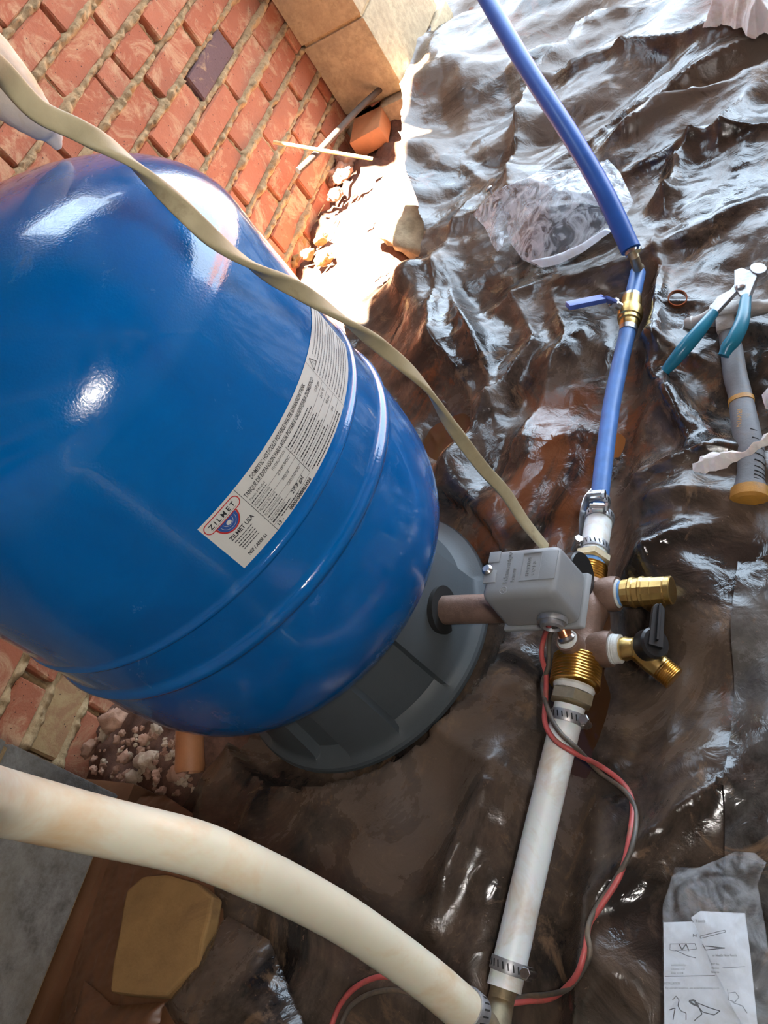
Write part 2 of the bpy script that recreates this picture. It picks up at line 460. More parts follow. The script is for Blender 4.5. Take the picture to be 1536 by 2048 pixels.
MT['film_grey'] = film('film_grey', 0.75, (0.12, 0.11, 0.10))
MT['film_brown'] = simple('film_brown', (0.16, 0.070, 0.032), 0.38, 0, 0.25, 8, 0.25, 40, (0.22, 0.13, 0.07), 0.3)
def clear(name, col=(0.85, 0.9, 0.95), alpha=0.35, rough=0.12):
    m, nt, b = new_mat(name); P = geo(nt)
    n = noise(nt, 24, 4, 0.6, P, 2.5)
    k = ramp(nt, n.outputs['Fac'], [(0.40, alpha * 0.3), (0.60, min(1, alpha * 1.6))])
    nt.links.new(k.outputs['Color'], b.inputs['Alpha'])
    setb(b, Base_Color=(*col, 1), Roughness=rough); bump(nt, b, n.outputs['Fac'], 0.4, 0.006)
    return m
MT['clear'] = clear('clear', (0.86, 0.93, 1.0), alpha=0.36, rough=0.08)
MT['clear_thin'] = clear('clear_thin', alpha=0.15, rough=0.08)
def water(name, col, rough=0.03):
    m, nt, b = new_mat(name); P = geo(nt)
    n = noise(nt, 12, 5, 0.6, P)
    r = ramp(nt, n.outputs['Fac'], [(0.3, [c * 0.75 for c in col]), (0.7, col)])
    nt.links.new(r.outputs['Color'], b.inputs['Base Color']); setb(b, Roughness=rough)
    n2 = noise(nt, 50, 2, 0.5, P); bump(nt, b, n2.outputs['Fac'], 0.06, 0.002); return m
MT['muddy_water'] = water('muddy_water', (0.27, 0.10, 0.03))
MT['dark_water'] = water('dark_water', (0.06, 0.026, 0.012))

# ------------------------------------------------------------------ ground and sheet
def bseg(X, Y, p, q, h, w, sharp=1.0, asym=0.0):
    """one fold: a tent along the segment p-q"""
    p = Vector(p).to_2d() if len(p) > 2 else Vector(p); q = Vector(q).to_2d() if len(q) > 2 else Vector(q)
    d = q - p; L2 = d.length_squared; L = math.sqrt(L2)
    t = ((X - p.x) * d.x + (Y - p.y) * d.y) / L2; tc = np.clip(t, 0, 1)
    ex = X - p.x - tc * d.x; ey = Y - p.y - tc * d.y
    sg = (ex * -d.y + ey * d.x) / L
    ww = np.where(sg > 0, w * (1 + asym), w * (1 - asym))
    e = np.sqrt(ex * ex + ey * ey) / ww
    prof = np.exp(-np.power(e, sharp)) if sharp < 1.5 else np.exp(-e * e)
    tap = np.clip(1.1 - 0.5 * np.abs(2 * tc - 1), 0, 1)
    return h * prof * tap
# (x1,y1,x2,y2,height,width,sharpness,asymmetry) in photograph pixels, laid on the ground
FOLDS = [
 (1135,100,1062,190,.050,.028,1.2,.3),(1062,190,1035,290,.052,.028,1.2,.3),(1035,290,1030,400,.040,.025,1.2,.2),
 (1100,170,1250,108,.050,.035,1,.4),(1250,108,1536,55,.055,.035,1,.4),(1180,40,1290,0,.03,.02,1,0),
 (1100,60,1200,45,.03,.02,1,0),(1195,285,1380,165,.045,.028,1,.5),(1380,165,1536,75,.045,.026,1,.5),
 (1290,245,1400,205,.05,.028,1,-.4),(1400,205,1536,150,.045,.025,1,-.4),(1230,300,1330,240,.03,.02,1,.2),
 (1255,345,1400,290,.035,.022,1,.3),(1400,290,1536,260,.03,.02,1,.3),(1330,430,1360,330,.03,.015,1,.2),
 (1360,330,1420,260,.03,.018,1,0),(1300,420,1350,400,.03,.015,1,.2),(1380,480,1536,400,.025,.03,1.6,.2),
 (1440,300,1500,200,.035,.02,1,0),(1240,420,1280,510,.02,.015,1,0),
 (1150,570,1300,522,.03,.022,1,.5),(1318,495,1338,705,.03,.018,1,-.6),(1160,650,1270,705,.025,.03,1.6,.2),(1190,690,1330,705,.02,.02,1,.3),
 (1345,820,1470,900,.030,.035,1.6,.2),(1300,740,1360,860,.02,.018,1,.3),(1330,630,1400,620,.018,.015,1,.2),
 (1290,700,1450,745,.02,.018,1,.4),(1240,880,1290,820,.02,.02,1,0),
 (1195,1000,1350,940,.030,.022,1,.5),(1350,940,1470,905,.030,.022,1,.5),(1230,1020,1445,1000,.032,.030,1.3,.3),
 (1240,1180,1440,1060,.022,.02,1,.4),(1280,1150,1340,1120,.035,.05,2,0),(1340,1120,1440,1260,.03,.04,2,0),
 (1340,760,1370,900,.022,.014,1,0),(1010,620,1120,560,.02,.02,1,.3),(900,560,960,700,.028,.016,1,-.5),
 (930,600,1000,860,.026,.022,1,-.3),(1060,705,960,860,.030,.02,1,.5),(1120,720,1010,980,.020,.02,1,.4),
 (960,830,900,990,.03,.03,1.6,0),(1190,830,1110,900,.018,.018,1,0),(900,930,1010,1060,.022,.03,1.6,.2),
 (1030,600,1070,700,.02,.016,1,0),(1110,600,1150,720,.018,.02,1,.2),(880,700,950,830,.028,.02,1,.2),
 (850,340,920,300,.05,.09,2,0),(900,210,1010,150,.065,.11,2,0),(860,110,900,180,.075,.08,2,0),(930,330,1010,380,.02,.03,1,0),
 (960,400,900,500,.022,.018,1,.2),(1020,420,900,470,.015,.02,1,0),
 (830,560,870,700,.055,.05,1.6,-.2),(780,600,860,560,.05,.05,2,0),(880,520,890,760,.025,.015,1,.3),
 (690,1560,990,1400,.032,.045,1.4,.35),(600,1700,760,1560,.022,.05,1.8,.2),(985,1590,880,1870,.036,.020,1.2,-.4),(900,1480,1060,1590,.02,.03,1,.3),
 (820,1560,760,1800,.016,.05,2,0),(700,1760,640,1900,.02,.03,1.3,.2),(560,1560,480,1800,.018,.03,1,.4),
 (480,1480,520,1640,.02,.04,1.6,.1),(430,1560,470,1760,.018,.03,1.6,.1),(1100,1760,1140,1560,.015,.03,1.4,0),
 (1190,1800,1300,1700,.030,.022,1.2,.2),(1300,1700,1460,1590,.032,.022,1.2,.2),(1160,1640,1440,1540,.016,.02,1,0),
 (1090,1650,1130,1900,.018,.03,1.4,.1),(1180,1900,1300,1990,.016,.03,1.4,0),(1050,1900,1120,2048,.02,.03,1,.2),
 (700,1950,900,2040,.02,.03,1.4,.3),(560,1960,640,2048,.02,.03,1,.2),(1330,1560,1440,1500,.016,.012,1,0),
 (1150,1480,1230,1560,.014,.02,1,0),(1210,1330,1300,1300,.014,.015,1,0),(1330,1500,1380,1340,.012,.02,1,0),
]
# hollows that hold the water
HOLLOWS = [(1175,930,.010,.075),(1075,830,.02,.05),(1185,860,.006,.05),(905,870,.045,.06),(1320,1400,.020,.10),(1230,1500,.014,.07),(1440,850,.02,.06),
           (950,610,.02,.04),(1010,960,.02,.04),(1130,60,.03,.08),(1090,1110,.012,.04),(560,1600,.01,.06)]
EDGE = np.array([(-1.0,1.02),(0.0,1.01),(0.12,0.99),(0.2,.965),(0.27,.945),(0.32,.905),(0.45,.93),(0.9,.93),(1.05,.97),(1.2,1.0),(1.28,.965),(1.33,.85),(1.42,.86),(1.6,.93),(1.8,.995),(2.05,1.05),(2.4,1.12),(3.0,1.2),(5,1.25)])
def sheet_height(X, Y):
    wx = X + 0.012 * perlin(X * 4, Y * 4, 11); wy = Y + 0.012 * perlin(X * 4, Y * 4, 12)
    z = 0.010 * fbm(X * 2.2, Y * 2.2, 3, 1)
    a = 0.55 + 0.45 * np.clip((X - 0.35) * 1.6, 0, 1)          # crisper crumple where the film is loose
    fa = (at(1536, 75, 0) - at(1195, 285, 0)); fa = fa / fa.length
    al = wx * fa.x + wy * fa.y; ac = -wx * fa.y + wy * fa.x      # the film is pulled into long folds towards the far end
    k2 = np.clip((X - 0.95) * 2.2, 0, 1)
    z = z + a * (1 - k2) * (facets(wx, wy, 0.20, 5, 0.24) + facets(wx + 0.6 * Y, wy - 0.2 * X, 0.085, 40, 0.17))
    z = z + k2 * (facets(al * 0.42, ac, 0.14, 15, 0.42) + facets(al * 0.6, ac, 0.06, 49, 0.26))
    z = z + 0.7 * a * facets(wx, wy, 0.034, 77, 0.08)
    z = z + a * 0.0008 * ridged(X * 26, Y * 26, 9, 2)
    z = z + 0.036
    for (x1, y1, x2, y2, h, w, s, asy) in FOLDS:
        p = at(x1, y1, 0.02); q = at(x2, y2, 0.02)
        z = z + bseg(wx, wy, p, q, h * 0.85, w, s, asy)
    for (px, py, dp, r) in HOLLOWS:
        p = at(px, py, 0)
        z = z - dp * np.exp(-((X - p.x) ** 2 + (Y - p.y) ** 2) / (r * r))
    # keep it low where the pipes and the tank stand
    k = np.exp(-np.power(np.abs(Y - 0.41) / 0.045, 4)) * (X > 0.05) * (X < 1.1)
    z = z * (1 - 0.75 * k) - 0.006 * k
    dT = np.hypot(X - 0.491, Y - 0.753)
    z = np.where(dT < 0.24, np.minimum(z, -0.004 + np.clip(dT - 0.21, 0, 1) * 0.6), z)
    z = z * np.clip((1.05 - Y) / 0.1 + 0.6, 0.6, 1)
    return z
def edge_y(x): return np.interp(x, EDGE[:, 0], EDGE[:, 1])
xs = np.concatenate([np.arange(-0.7, 1.8, 0.0058), np.arange(1.8, 4.0, 0.011)])
ys = np.arange(-0.75, 1.27, 0.0058)
X, Y = np.meshgrid(xs, ys, indexing='ij')
Z = sheet_height(X, Y)
E_ = edge_y(X) + 0.02 * perlin(X * 9, Y * 0 + 3.3, 5)
lift = np.exp(-np.clip(E_ - Y, 0, 1) / 0.05) * np.clip((X - 1.25) * 3, 0, 1) * 0.07   # curled-up free edge
Z = Z + lift
sheet = grid_mesh('plastic_sheet', xs, ys, Z, Y < E_ + 0.0058, MT['film'], None, None, np.minimum(0, E_ - Y))
tag(sheet, 'crumpled black plastic ground sheet, wet and muddy, spread under everything', 'plastic sheet')

def sheet_z(x, y):
    i = int(np.clip(np.searchsorted(xs, x) - 1, 0, len(xs) - 2)); k = int(np.clip(np.searchsorted(ys, y) - 1, 0, len(ys) - 2))
    fx = np.clip((x - xs[i]) / (xs[i + 1] - xs[i]), 0, 1); fy = np.clip((y - ys[k]) / (ys[k + 1] - ys[k]), 0, 1)
    return float(Z[i, k] * (1 - fx) * (1 - fy) + Z[i + 1, k] * fx * (1 - fy) + Z[i, k + 1] * (1 - fx) * fy + Z[i + 1, k + 1] * fx * fy)
def on(px, py, off=0.0, least=-1.0):
    """the place on the sheet seen at a pixel, lifted by off"""
    z = 0.02
    for _ in range(6):
        p = at(px, py, z); z = 0.5 * z + 0.5 * max(sheet_z(p.x, p.y) + off, least)
    return at(px, py, z)

# second layer of film along the lower edge of the photograph
xs2 = np.arange(-0.5, 0.60, 0.006); ys2 = np.arange(-0.6, 0.235, 0.006)
X2, Y2 = np.meshgrid(xs2, ys2, indexing='ij')
Z2 = np.maximum(sheet_height(X2, Y2) + 0.004, 0) + 0.006 + 0.004 * fbm(X2 * 12, Y2 * 12, 3, 31)
m2 = (Y2 < 0.232 - 0.02 * np.clip(0.2 - X2, 0, 1) + 0.004 * perlin(X2 * 20, Y2 * 0, 8)) & (X2 < 0.56 + 0.05 * perlin(X2 * 0, Y2 * 8, 3) + (0.23 - Y2) * 0.3)
over = grid_mesh('plastic_sheet', xs2, ys2, Z2, m2, MT['film_grey'])
tag(over, 'second grey dusty plastic layer with a straight cut edge, lapped over beside the hammer', 'plastic sheet')

# bare soil
xs3 = np.arange(-1.4, 5.0, 0.014); ys3 = np.arange(-1.8, 1.3, 0.014)
X3, Y3 = np.meshgrid(xs3, ys3, indexing='ij')
base = -0.075 + 0.012 * fbm(X3 * 5, Y3 * 5, 4, 21)
near_wall = np.clip((Y3 - 0.86) / 0.14, 0, 1)
base = base + near_wall * (0.082 + 0.02 * fbm(X3 * 14, Y3 * 14, 4, 51)) + 0.006 * near_wall * fbm(X3 * 60, Y3 * 60, 2, 53)
soil = grid_mesh('ground', xs3, ys3, base, None, MT['soil'])
tag(soil, 'bare reddish soil along the foot of the brick wall', None, None, 'structure')

# pools of muddy water lying in the hollows
def pool(px, py, rx, ry, z, mat, label, rot=0.0):
    c = at(px, py, z); n = 40; v = [(c.x, c.y, z)]; f = []
    for k in range(n):
        a = 2 * PI * k / n; r = 1 + 0.18 * math.sin(3 * a + px) + 0.1 * math.sin(5 * a + py)
        x = rx * r * math.cos(a); y = ry * r * math.sin(a)
        v.append((c.x + x * math.cos(rot) - y * math.sin(rot), c.y + x * math.sin(rot) + y * math.cos(rot), z))
        f.append((0, 1 + k, 1 + (k + 1) % n))
    me = bpy.data.meshes.new('puddle'); me.from_pydata(v, [], f)
    o = link('puddle', me, mat); tag(o, label, 'puddle'); return o
pool(1175, 920, .17, .11, .0 - .003, MT['muddy_water'], 'orange muddy puddle along the blue pipe above the hose clamps')
pool(1080, 850, .11, .06, .0 - .002, MT['muddy_water'], 'small orange puddle between the flat cable and the blue pipe')
pool(905, 870, .13, .08, -.006, MT['dark_water'], 'pale reflecting puddle between the blue tank and the flat cable')
pool(1310, 1400, .17, .11, .002, MT['dark_water'], 'dark brown puddle beside the drain valve')
pool(1440, 850, .08, .06, .0 - .002, MT['muddy_water'], 'brown puddle beside the hammer handle')

# ------------------------------------------------------------------ brick wall
WY = 1.25; CH = 0.0688; Z0 = 0.6715
wall = empty('wall_back', (1.0, WY, 0), 'old red brick foundation wall with slopped tan mortar', None, None, 'structure')
random.seed(5)
def brick_mesh(name, L, hgt, mat, seed):
    r = random.Random(seed)
    bm = bmesh.new(); bmesh.ops.create_cube(bm, size=1.0)
    for w in bm.verts:
        w.co = Vector((w.co.x * (L + r.uniform(-.003, .003)), w.co.y * 0.07, w.co.z * (hgt + r.uniform(-.003, .003))))
    bmesh.ops.bevel(bm, geom=bm.edges[:], offset=0.0035, segments=1, affect='EDGES')
    for w in bm.verts: w.co += Vector((r.uniform(-.001, .001), r.uniform(-.0007, .0007), r.uniform(-.001, .001)))
    me = bpy.data.meshes.new(name); bm.to_mesh(me); bm.free(); me.materials.append(mat)
    return me
full = [brick_mesh('brick', 0.191, 0.057, MT['brick'], k) for k in range(6)]
purple = brick_mesh('brick', 0.191, 0.057, MT['brick_purple'], 77)
smear = [brick_mesh('brick', 0.195, 0.060, MT['brick_smeared'], k) for k in (31, 32)]
half = [brick_mesh('brick', 0.066, 0.057, MT['brick'], 40), brick_mesh('brick', 0.118, 0.057, MT['brick'], 41)]
xr, zr = [], []
for k in range(-9, 10):
    zc = Z0 - (k + 0.5) * CH
    if zc < 0.0: continue
    if zc > 1.25: continue
    ph = 1.573 if k % 2 else 1.470
    for m_ in range(-9, 4):
        xc = ph + 0.2032 * m_ + 0.1016
        if xc > 2.12 or xc < -0.42: continue
        if k == 1 and m_ == -1 :       # the course with a short closer brick
            for me_, cx in ((half[0], 1.401), (half[1], 1.500)):
                o = bpy.data.objects.new('brick', me_); C.objects.link(o); o.parent = wall
                o.location = (cx - 1.0, 0.035 - 0.002, zc)
            xr.append((1.435, zc)); continue
        me_ = random.choice(full)
        if k == 8 and xc < 1.2: me_ = random.choice(smear)
        if (k == 3 and abs(xc - 1.675) < 0.04): me_ = purple
        if k == 2 and abs(xc - 1.572) < .03: pass
        o = bpy.data.objects.new('brick', me_); C.objects.link(o); o.parent = wall
        if me_ is purple: o['label'] = 'dark purple overfired brick'
        o.location = (xc - 1.0 + random.uniform(-.002, .002), 0.035 + random.uniform(-.005, .003), zc + random.uniform(-.0015, .0015))
        o.rotation_euler = (random.uniform(-.012, .012), random.uniform(-.012, .012), random.uniform(-.02, .02))
# mortar: one rough surface, recessed behind the faces, squeezed out at the joints
mx = np.arange(-0.45, 2.15, 0.0036); mz = np.arange(0.0, 1.25, 0.0036)
MX, MZ = np.meshgrid(mx, mz, indexing='ij')
kk = np.floor((Z0 - MZ) / CH)
dz = np.abs(((Z0 - MZ) / CH) - np.round((Z0 - MZ) / CH)) * CH
ph = np.where(kk % 2 == 1, 1.573, 1.470)
dxj = np.abs((MX - ph) / 0.2032 - np.round((MX - ph) / 0.2032)) * 0.2032
n1 = fbm(MX * 45, MZ * 45, 4, 61); n2 = fbm(MX * 9, MZ * 9, 3, 71)
bed = np.clip(1.55 - dz / (0.0088 + 0.004 * n2), 0, 1); head = np.clip(1.2 - dxj / (0.006 + 0.003 * n2), 0, 1) * 0.55
j = np.maximum(bed, head)
out = -0.018 + j * (0.0225 + 0.009 * n1 + 0.009 * n2)
mo = grid_mesh('mortar', mx - 1.0, mz, np.zeros_like(MX), None, MT['mortar'], None)
me = mo.data
co = np.empty(len(me.vertices) * 3); me.vertices.foreach_get('co', co); co = co.reshape(-1, 3)
co2 = np.stack([co[:, 0], -out.reshape(-1), co[:, 1]], -1)
me.vertices.foreach_set('co', co2.ravel()); me.update()
mo.parent = wall; mo['kind'] = 'stuff'

# ------------------------------------------------------------------ block piers
def pier(x0, x1, y0, y1, z0, z1, mats, label):
    root = empty('block_pier', ((x0 + x1) / 2, (y0 + y1) / 2, z0), label, 'pier')
    k = 0; z = z0
    while z < z1:
        mb = M(); g = 0.004
        mb.box(((x0 + x1) / 2, (y0 + y1) / 2, z + 0.1), (x1 - x0, y1 - y0, 0.2 - 2 * g), None, 0.004)
        o = mb.build('block', mats[min(k, len(mats) - 1)], root); z += 0.2; k += 1
    mb = M(); mb.box(((x0 + x1) / 2, (y0 + y1) / 2, (z0 + z) / 2), (x1 - x0 - .012, y1 - y0 - .012, z - z0))
    mb.build('mortar', MT['mortar'], root, smooth=False)
    return root
pier(2.01, 2.41, 1.06, 1.245, 0.064, 1.25, [MT['block_tan']], 'tan concrete block pier against the brick wall beyond the sunlit soil')
pier(-0.19, 0.213, 1.06, 1.245, 0.062, 1.25, [MT['block_grey']], 'grey concrete block pier behind the big curved cream pipe')
for (x0, x1, lb) in ((1.98, 2.45, 'low concrete footing under the tan block pier'), (-0.22, 0.235, 'low concrete footing under the grey block pier')):
    o = M().box(((x0 + x1) / 2, 1.15, 0.01), (x1 - x0, 0.21, 0.10), None, 0.008).build('footing', MT['block_tan'] if x0 > 1 else MT['film_brown'])
    tag(o, lb, 'footing')

# ------------------------------------------------------------------ the rest of the crawl space, outside the frame
def struct(name, c, s, mat):
    o = M().box(c, s).build(name, mat, None, smooth=False); o['kind'] = 'structure'; return o
struct('wall_left', (-1.40, -0.25, 0.7), (0.1, 3.2, 1.7), MT['block_grey'])
struct('wall_front', (0.5, -1.80, 0.7), (3.9, 0.1, 1.7), MT['block_grey'])
struct('wall_end', (-0.93, 1.37, 0.6), (1.0, 0.2, 1.4), MT['block_grey'])
struct('wall_end', (2.40, 1.37, 0.6), (0.52, 0.2, 1.4), MT['block_grey'])
struct('wall_sill', (0.5, 1.32, 1.38), (3.9, 0.12, 0.26), MT['joist'])
ceil = empty('ceiling', (0, 0, 1.3), 'dark floor joists and boards overhead with added gaps that shape the sun patch', None, None, 'structure')
for (x0, x1, y0, y1) in ((-1.4, 1.08, -1.8, 1.35), (1.08, 1.70, -1.8, 0.74), (1.08, 1.70, 1.02, 1.35), (1.70, 2.0, -1.8, 0.80), (1.70, 2.0, 0.86, 1.35), (2.0, 2.4, -1.8, 1.35)):  # hatch and slot are added, cut to shape the sun patch
    M().box(((x0 + x1) / 2, (y0 + y1) / 2, 1.52), (x1 - x0, y1 - y0, 0.03)).build('floorboards', MT['joist'], ceil, smooth=False)
for x in (-1.2, -0.8, -0.4, 0.0, 0.4, 0.8):
    M().box((x, -0.2, 1.41), (0.04, 3.1, 0.19)).build('joist', MT['joist'], ceil, smooth=False)
M().box((2.42, -0.2, 1.41), (0.04, 3.1, 0.19)).build('rim_joist', MT['joist'], ceil, smooth=False)
yard = M().box((16.0, 0, -0.10), (22.0, 40.0, 0.02)).build('yard', MT['soil'], None, smooth=False); yard['kind'] = 'structure'

# ------------------------------------------------------------------ the tank
TX, TY, TR = 0.491, 0.753, 0.2507
def axis(x, y, prof, mb=None, n=96, mod=None, cap=True):
    """revolve (r, z) about a vertical axis"""
    mb = mb or M(); v = []; f = []
    for (r, z) in prof:
        for k in range(n):
            a = 2 * PI * k / n; rr = r * (mod(z, a) if mod else 1)
            v.append((x + rr * math.cos(a), y + rr * math.sin(a), z))
    m = len(prof)
    for i in range(m - 1):
        for k in range(n):
            k2 = (k + 1) % n; f.append((i * n + k, i * n + k2, (i + 1) * n + k2, (i + 1) * n + k))
    if cap:
        f.append(tuple(reversed(range(n)))); f.append(tuple((m - 1) * n + k for k in range(n)))
    return mb.add(v, f)
tank = empty('pressure_tank', (TX, TY, 0), 'big glossy blue water pressure tank on a grey stand by the brick wall', 'tank')
prof = []
ZB, ZT = 0.332, 0.596
for i in range(25):
    a = (i / 24) * PI / 2
    if i == 0: a = 0.05
    prof.append((TR * math.sin(a) ** (2 / 3.4), ZB - 0.213 * math.cos(a) ** (2 / 3.4) if i < 24 else ZB))
def bead(z0, w, h, n=9):
    return [(TR + h * math.sin(PI * i / (n - 1)), z0 - w / 2 + w * i / (n - 1)) for i in range(n)]
prof += [(TR - .0005, 0.3385)] + bead(0.3494, 0.018, 0.0050, 11) + [(TR, 0.365), (TR, 0.402)] + bead(0.4075, 0.009, 0.0026, 7) + [(TR, 0.418), (TR, 0.50), (TR, 0.56)]
for i in range(27):
    a = (i / 26) * PI / 2
    prof.append((max(TR * math.cos(a), 1e-3) ** 1 if False else TR * max(math.cos(a), 0.004) ** (2 / 1.95), ZT + 0.1506 * math.sin(a) ** (2 / 1.85)))
body = axis(TX, TY, prof, n=160).build('body', MT['tank'], tank, auto=80)
# air valve cap on the crown
vc = M().cyl((TX, TY, .742), (TX, TY, .752), .028, .026, 32, .002).cyl((TX, TY, .751), (TX, TY, .778), .016, .014, 24, .002).build('valve_cap', MT['black_rubber'], tank)

# stand: skirt with alternately raised and recessed panels
steps = [math.radians(a) for a in (-166, -142, -117, -68, -20, 20, 60, 110, 150)]
def panel(a):
    a = (a + PI) % (2 * PI) - PI
    k = sum(1 for s in steps if a > s)
    return k % 2
def stand_mod(z, a):
    t = min(max((z - 0.014) / 0.01, 0), 1) * (1 - min(max((z - 0.165) / 0.012, 0), 1))
    return 1 - (0.075 if panel(a) == 0 else 0.0) * t
sp = [(0.195, 0.0), (0.203, 0.0), (0.2055, 0.004), (0.2055, 0.010), (0.203, 0.014), (0.197, 0.017), (0.193, 0.020), (0.190, 0.026), (0.186, 0.05), (0.180, 0.09), (0.176, 0.13), (0.174, 0.16), (0.176, 0.172), (0.180, 0.178), (0.180, 0.20), (0.165, 0.205)]
stand = axis(TX, TY, sp, n=288, mod=stand_mod, cap=True).build('stand', MT['stand_grey'], tank, auto=28)
# stiffening ribs on the recessed panels
for ang in (-154, -91):
    a = math.radians(ang); d = Vector((math.cos(a), math.sin(a), 0))
# dark disc painting the shade inside the hole where the nipple comes out
pa = at(896, 1247, 0.075)
pd = Vector((0, -1, 0))
port_c = Vector((0.481, TY - 0.1845, 0.078))
pm = M().lathe(port_c + Vector((0, 0.022, 0)), port_c + Vector((0, 0.0005, 0)), [(0, 0.031), (1, 0.031)], 40)
pm.build('port_shade', MT['dark'], tank)

# label ----------------------------------------------------------------
def wrap(name, quads, z0, z1, a0, a1, mat, parent, off):
    n = 120; v = []; f = []
    for i in range(n + 1):
        a = math.radians(a0 + (a1 - a0) * i / n); rr = TR + off
        v.append((TX + rr * math.cos(a), TY + rr * math.sin(a), z0)); v.append((TX + rr * math.cos(a), TY + rr * math.sin(a), z1))
    for i in range(n): f.append((2 * i, 2 * i + 2, 2 * i + 3, 2 * i + 1))
    me = bpy.data.meshes.new(name); me.from_pydata(v, [], f); return link(name, me, mat, parent)
LZ0, LZ1, LA0, LA1 = 0.4215, 0.4865, -128.6, -61.5
LW = math.radians(LA1 - LA0) * TR; LH = LZ1 - LZ0
label = wrap('label', None, LZ0, LZ1, LA0, LA1, MT['label_white'], tank, 0.0006)
label['label'] = 'white product label wrapped around the blue tank'
def on_label(v, off):
    """label coordinates (metres from lower left) to the tank's surface"""
    a = math.radians(LA0) + v[0] / TR; rr = TR + off + v[2]
    return Vector((TX + rr * math.cos(a), TY + rr * math.sin(a), LZ0 + v[1]))
def text_verts(txt, size, squeeze=1.0, align='LEFT', bold=0.0):
    c = bpy.data.curves.new('t', 'FONT'); c.body = txt; c.size = size; c.align_x = align; c.resolution_u = 2; c.offset = bold
    o = bpy.data.objects.new('t', c); C.objects.link(o)
    dg = bpy.context.evaluated_depsgraph_get(); me = o.evaluated_get(dg).to_mesh()
    v = [Vector((w.co.x * squeeze, w.co.y, 0)) for w in me.vertices]; f = [tuple(p.vertices) for p in me.polygons]
    o.evaluated_get(dg).to_mesh_clear(); bpy.data.objects.remove(o); bpy.data.curves.remove(c)
    return v, f
def width(v): return max(p.x for p in v) - min(p.x for p in v)
class L_:
    def __init__(s, place): s.m = M(); s.place = place
    def text(s, x, y, txt, size, w=None, bold=0.0, shear=0.0):
        v, f = text_verts(txt, size, 1.0, 'LEFT', bold)
        k = (w / width(v)) if w else 1.0
        s.m.add([s.place((x + p.x * k + p.y * shear, y + p.y, 0)) for p in v], f)
    def line(s, x0, y0, x1, y1, t):
        n = max(1, int(abs(x1 - x0) / 0.008)); v = []; f = []
        dx, dy = x1 - x0, y1 - y0; L = math.hypot(dx, dy); nx, ny = -dy / L * t / 2, dx / L * t / 2
        for i in range(n + 1):
            x = x0 + dx * i / n; y = y0 + dy * i / n
            v += [s.place((x + nx, y + ny, 0)), s.place((x - nx, y - ny, 0))]
        for i in range(n): f.append((2 * i, 2 * i + 1, 2 * i + 3, 2 * i + 2))
        s.m.add(v, f)
    def poly(s, pts):
        s.m.add([s.place((x, y, 0)) for x, y in pts], [tuple(range(len(pts)))])
    def scribble(s, x0, x1, y, t, seed):
        r = random.Random(seed); x = x0
        while x < x1:
            w = r.uniform(.0012, .0035); w = min(w, x1 - x)
            s.line(x, y, x + w, y, t * r.uniform(.7, 1.0)); x += w + .0006
lab = L_(lambda v: on_label(v, 0.0011))
# first panel: maker's name
PX = 0.0465
lab.text(0.0115, 0.0305, 'ZILMET USA', 0.0066, 0.030, 0.00015)
for i, (a, b) in enumerate(((.0125, .035), (.014, .0335), (.0125, .034), (.0135, .0335), (.0135, .0335))):
    lab.scribble(a, b, 0.0272 - i * 0.0030, 0.0011, i)
lab.text(0.0125, 0.0060, 'NSF / ANSI 61', 0.0050, 0.0235, 0.00015)
lab.line(PX, 0.0, PX, LH, 0.0005)
lab.text(PX + 0.018, LH - 0.0085, 'DOMESTIC HOT/COLD POTABLE WATER EXPANSION TANK', 0.0064, 0.108, 0.0001)
lab.text(PX + 0.002, LH - 0.0160, 'TANQUE DE EXPANSION PARA AGUA POTABLE CALIENTE/FRIA DOMESTICO', 0.0064, 0.139, 0.0001)
# second panel: left table
CX0, CX1, CX2 = PX, PX + 0.062, PX + 0.148
for i in range(5):
    y = LH - 0.0265 - i * 0.0078
    lab.line(CX0, y, CX1, y, 0.0003)
tl = [('Tank Model', 'HYDRO-PLUS'), ('Modelo de Tanque', 'ZHP-90C'), ('Numero de Serie', '90018'), ('Production date', 'CERTIFICADO'), ('Ano de fabricacion', '2022')]
for i, (a, b) in enumerate(tl):
    y = LH - 0.0215 - i * 0.0078
    lab.text(CX0 + .002, y, a, 0.0034, 0.022); lab.text(CX0 + .037, y, b, 0.0042, 0.021 if len(b) > 6 else None)
    lab.scribble(CX0 + .002, CX0 + .024, y - .0024, 0.0011, 20 + i)
lab.text(CX0 + .034, 0.0105, '27.7 gal', 0.0058, 0.019, .0001)
lab.scribble(CX0 + .002, CX0 + .030, 0.0105, 0.0013, 60); lab.scribble(CX0 + .012, CX0 + .040, 0.0070, 0.0013, 61)
lab.text(CX0 + .003, 0.0020, '13 -', 0.0055, None, .0001); lab.text(CX0 + .022, 0.0018, '00000500001036', 0.0052, 0.036, .0002)
lab.line(CX1, 0.008, CX1, LH - 0.0185, 0.0005)
tr = ['150 psi', '210 °F', '38 psi', 'psi']
for i, t_ in enumerate(tr):
    y = LH - 0.0230 - i * 0.0092
    lab.text(CX2 - .017, y - .001, t_, 0.0046, None, .00005)
    lab.line(CX1, y - .0045, CX2, y - .0045, 0.0003)
    lab.scribble(CX1 + .002, CX1 + .048, y + .0015, 0.0013, 80 + i); lab.scribble(CX1 + .002, CX1 + .052, y - .0018, 0.0013, 90 + i)
lab.scribble(CX1 + .004, CX2 - .012, 0.0068, 0.0014, 101); lab.scribble(CX1 + .010, CX2 - .012, 0.0034, 0.0014, 102)
lab.line(CX2 + .001, 0.0, CX2 + .001, LH, 0.0004)
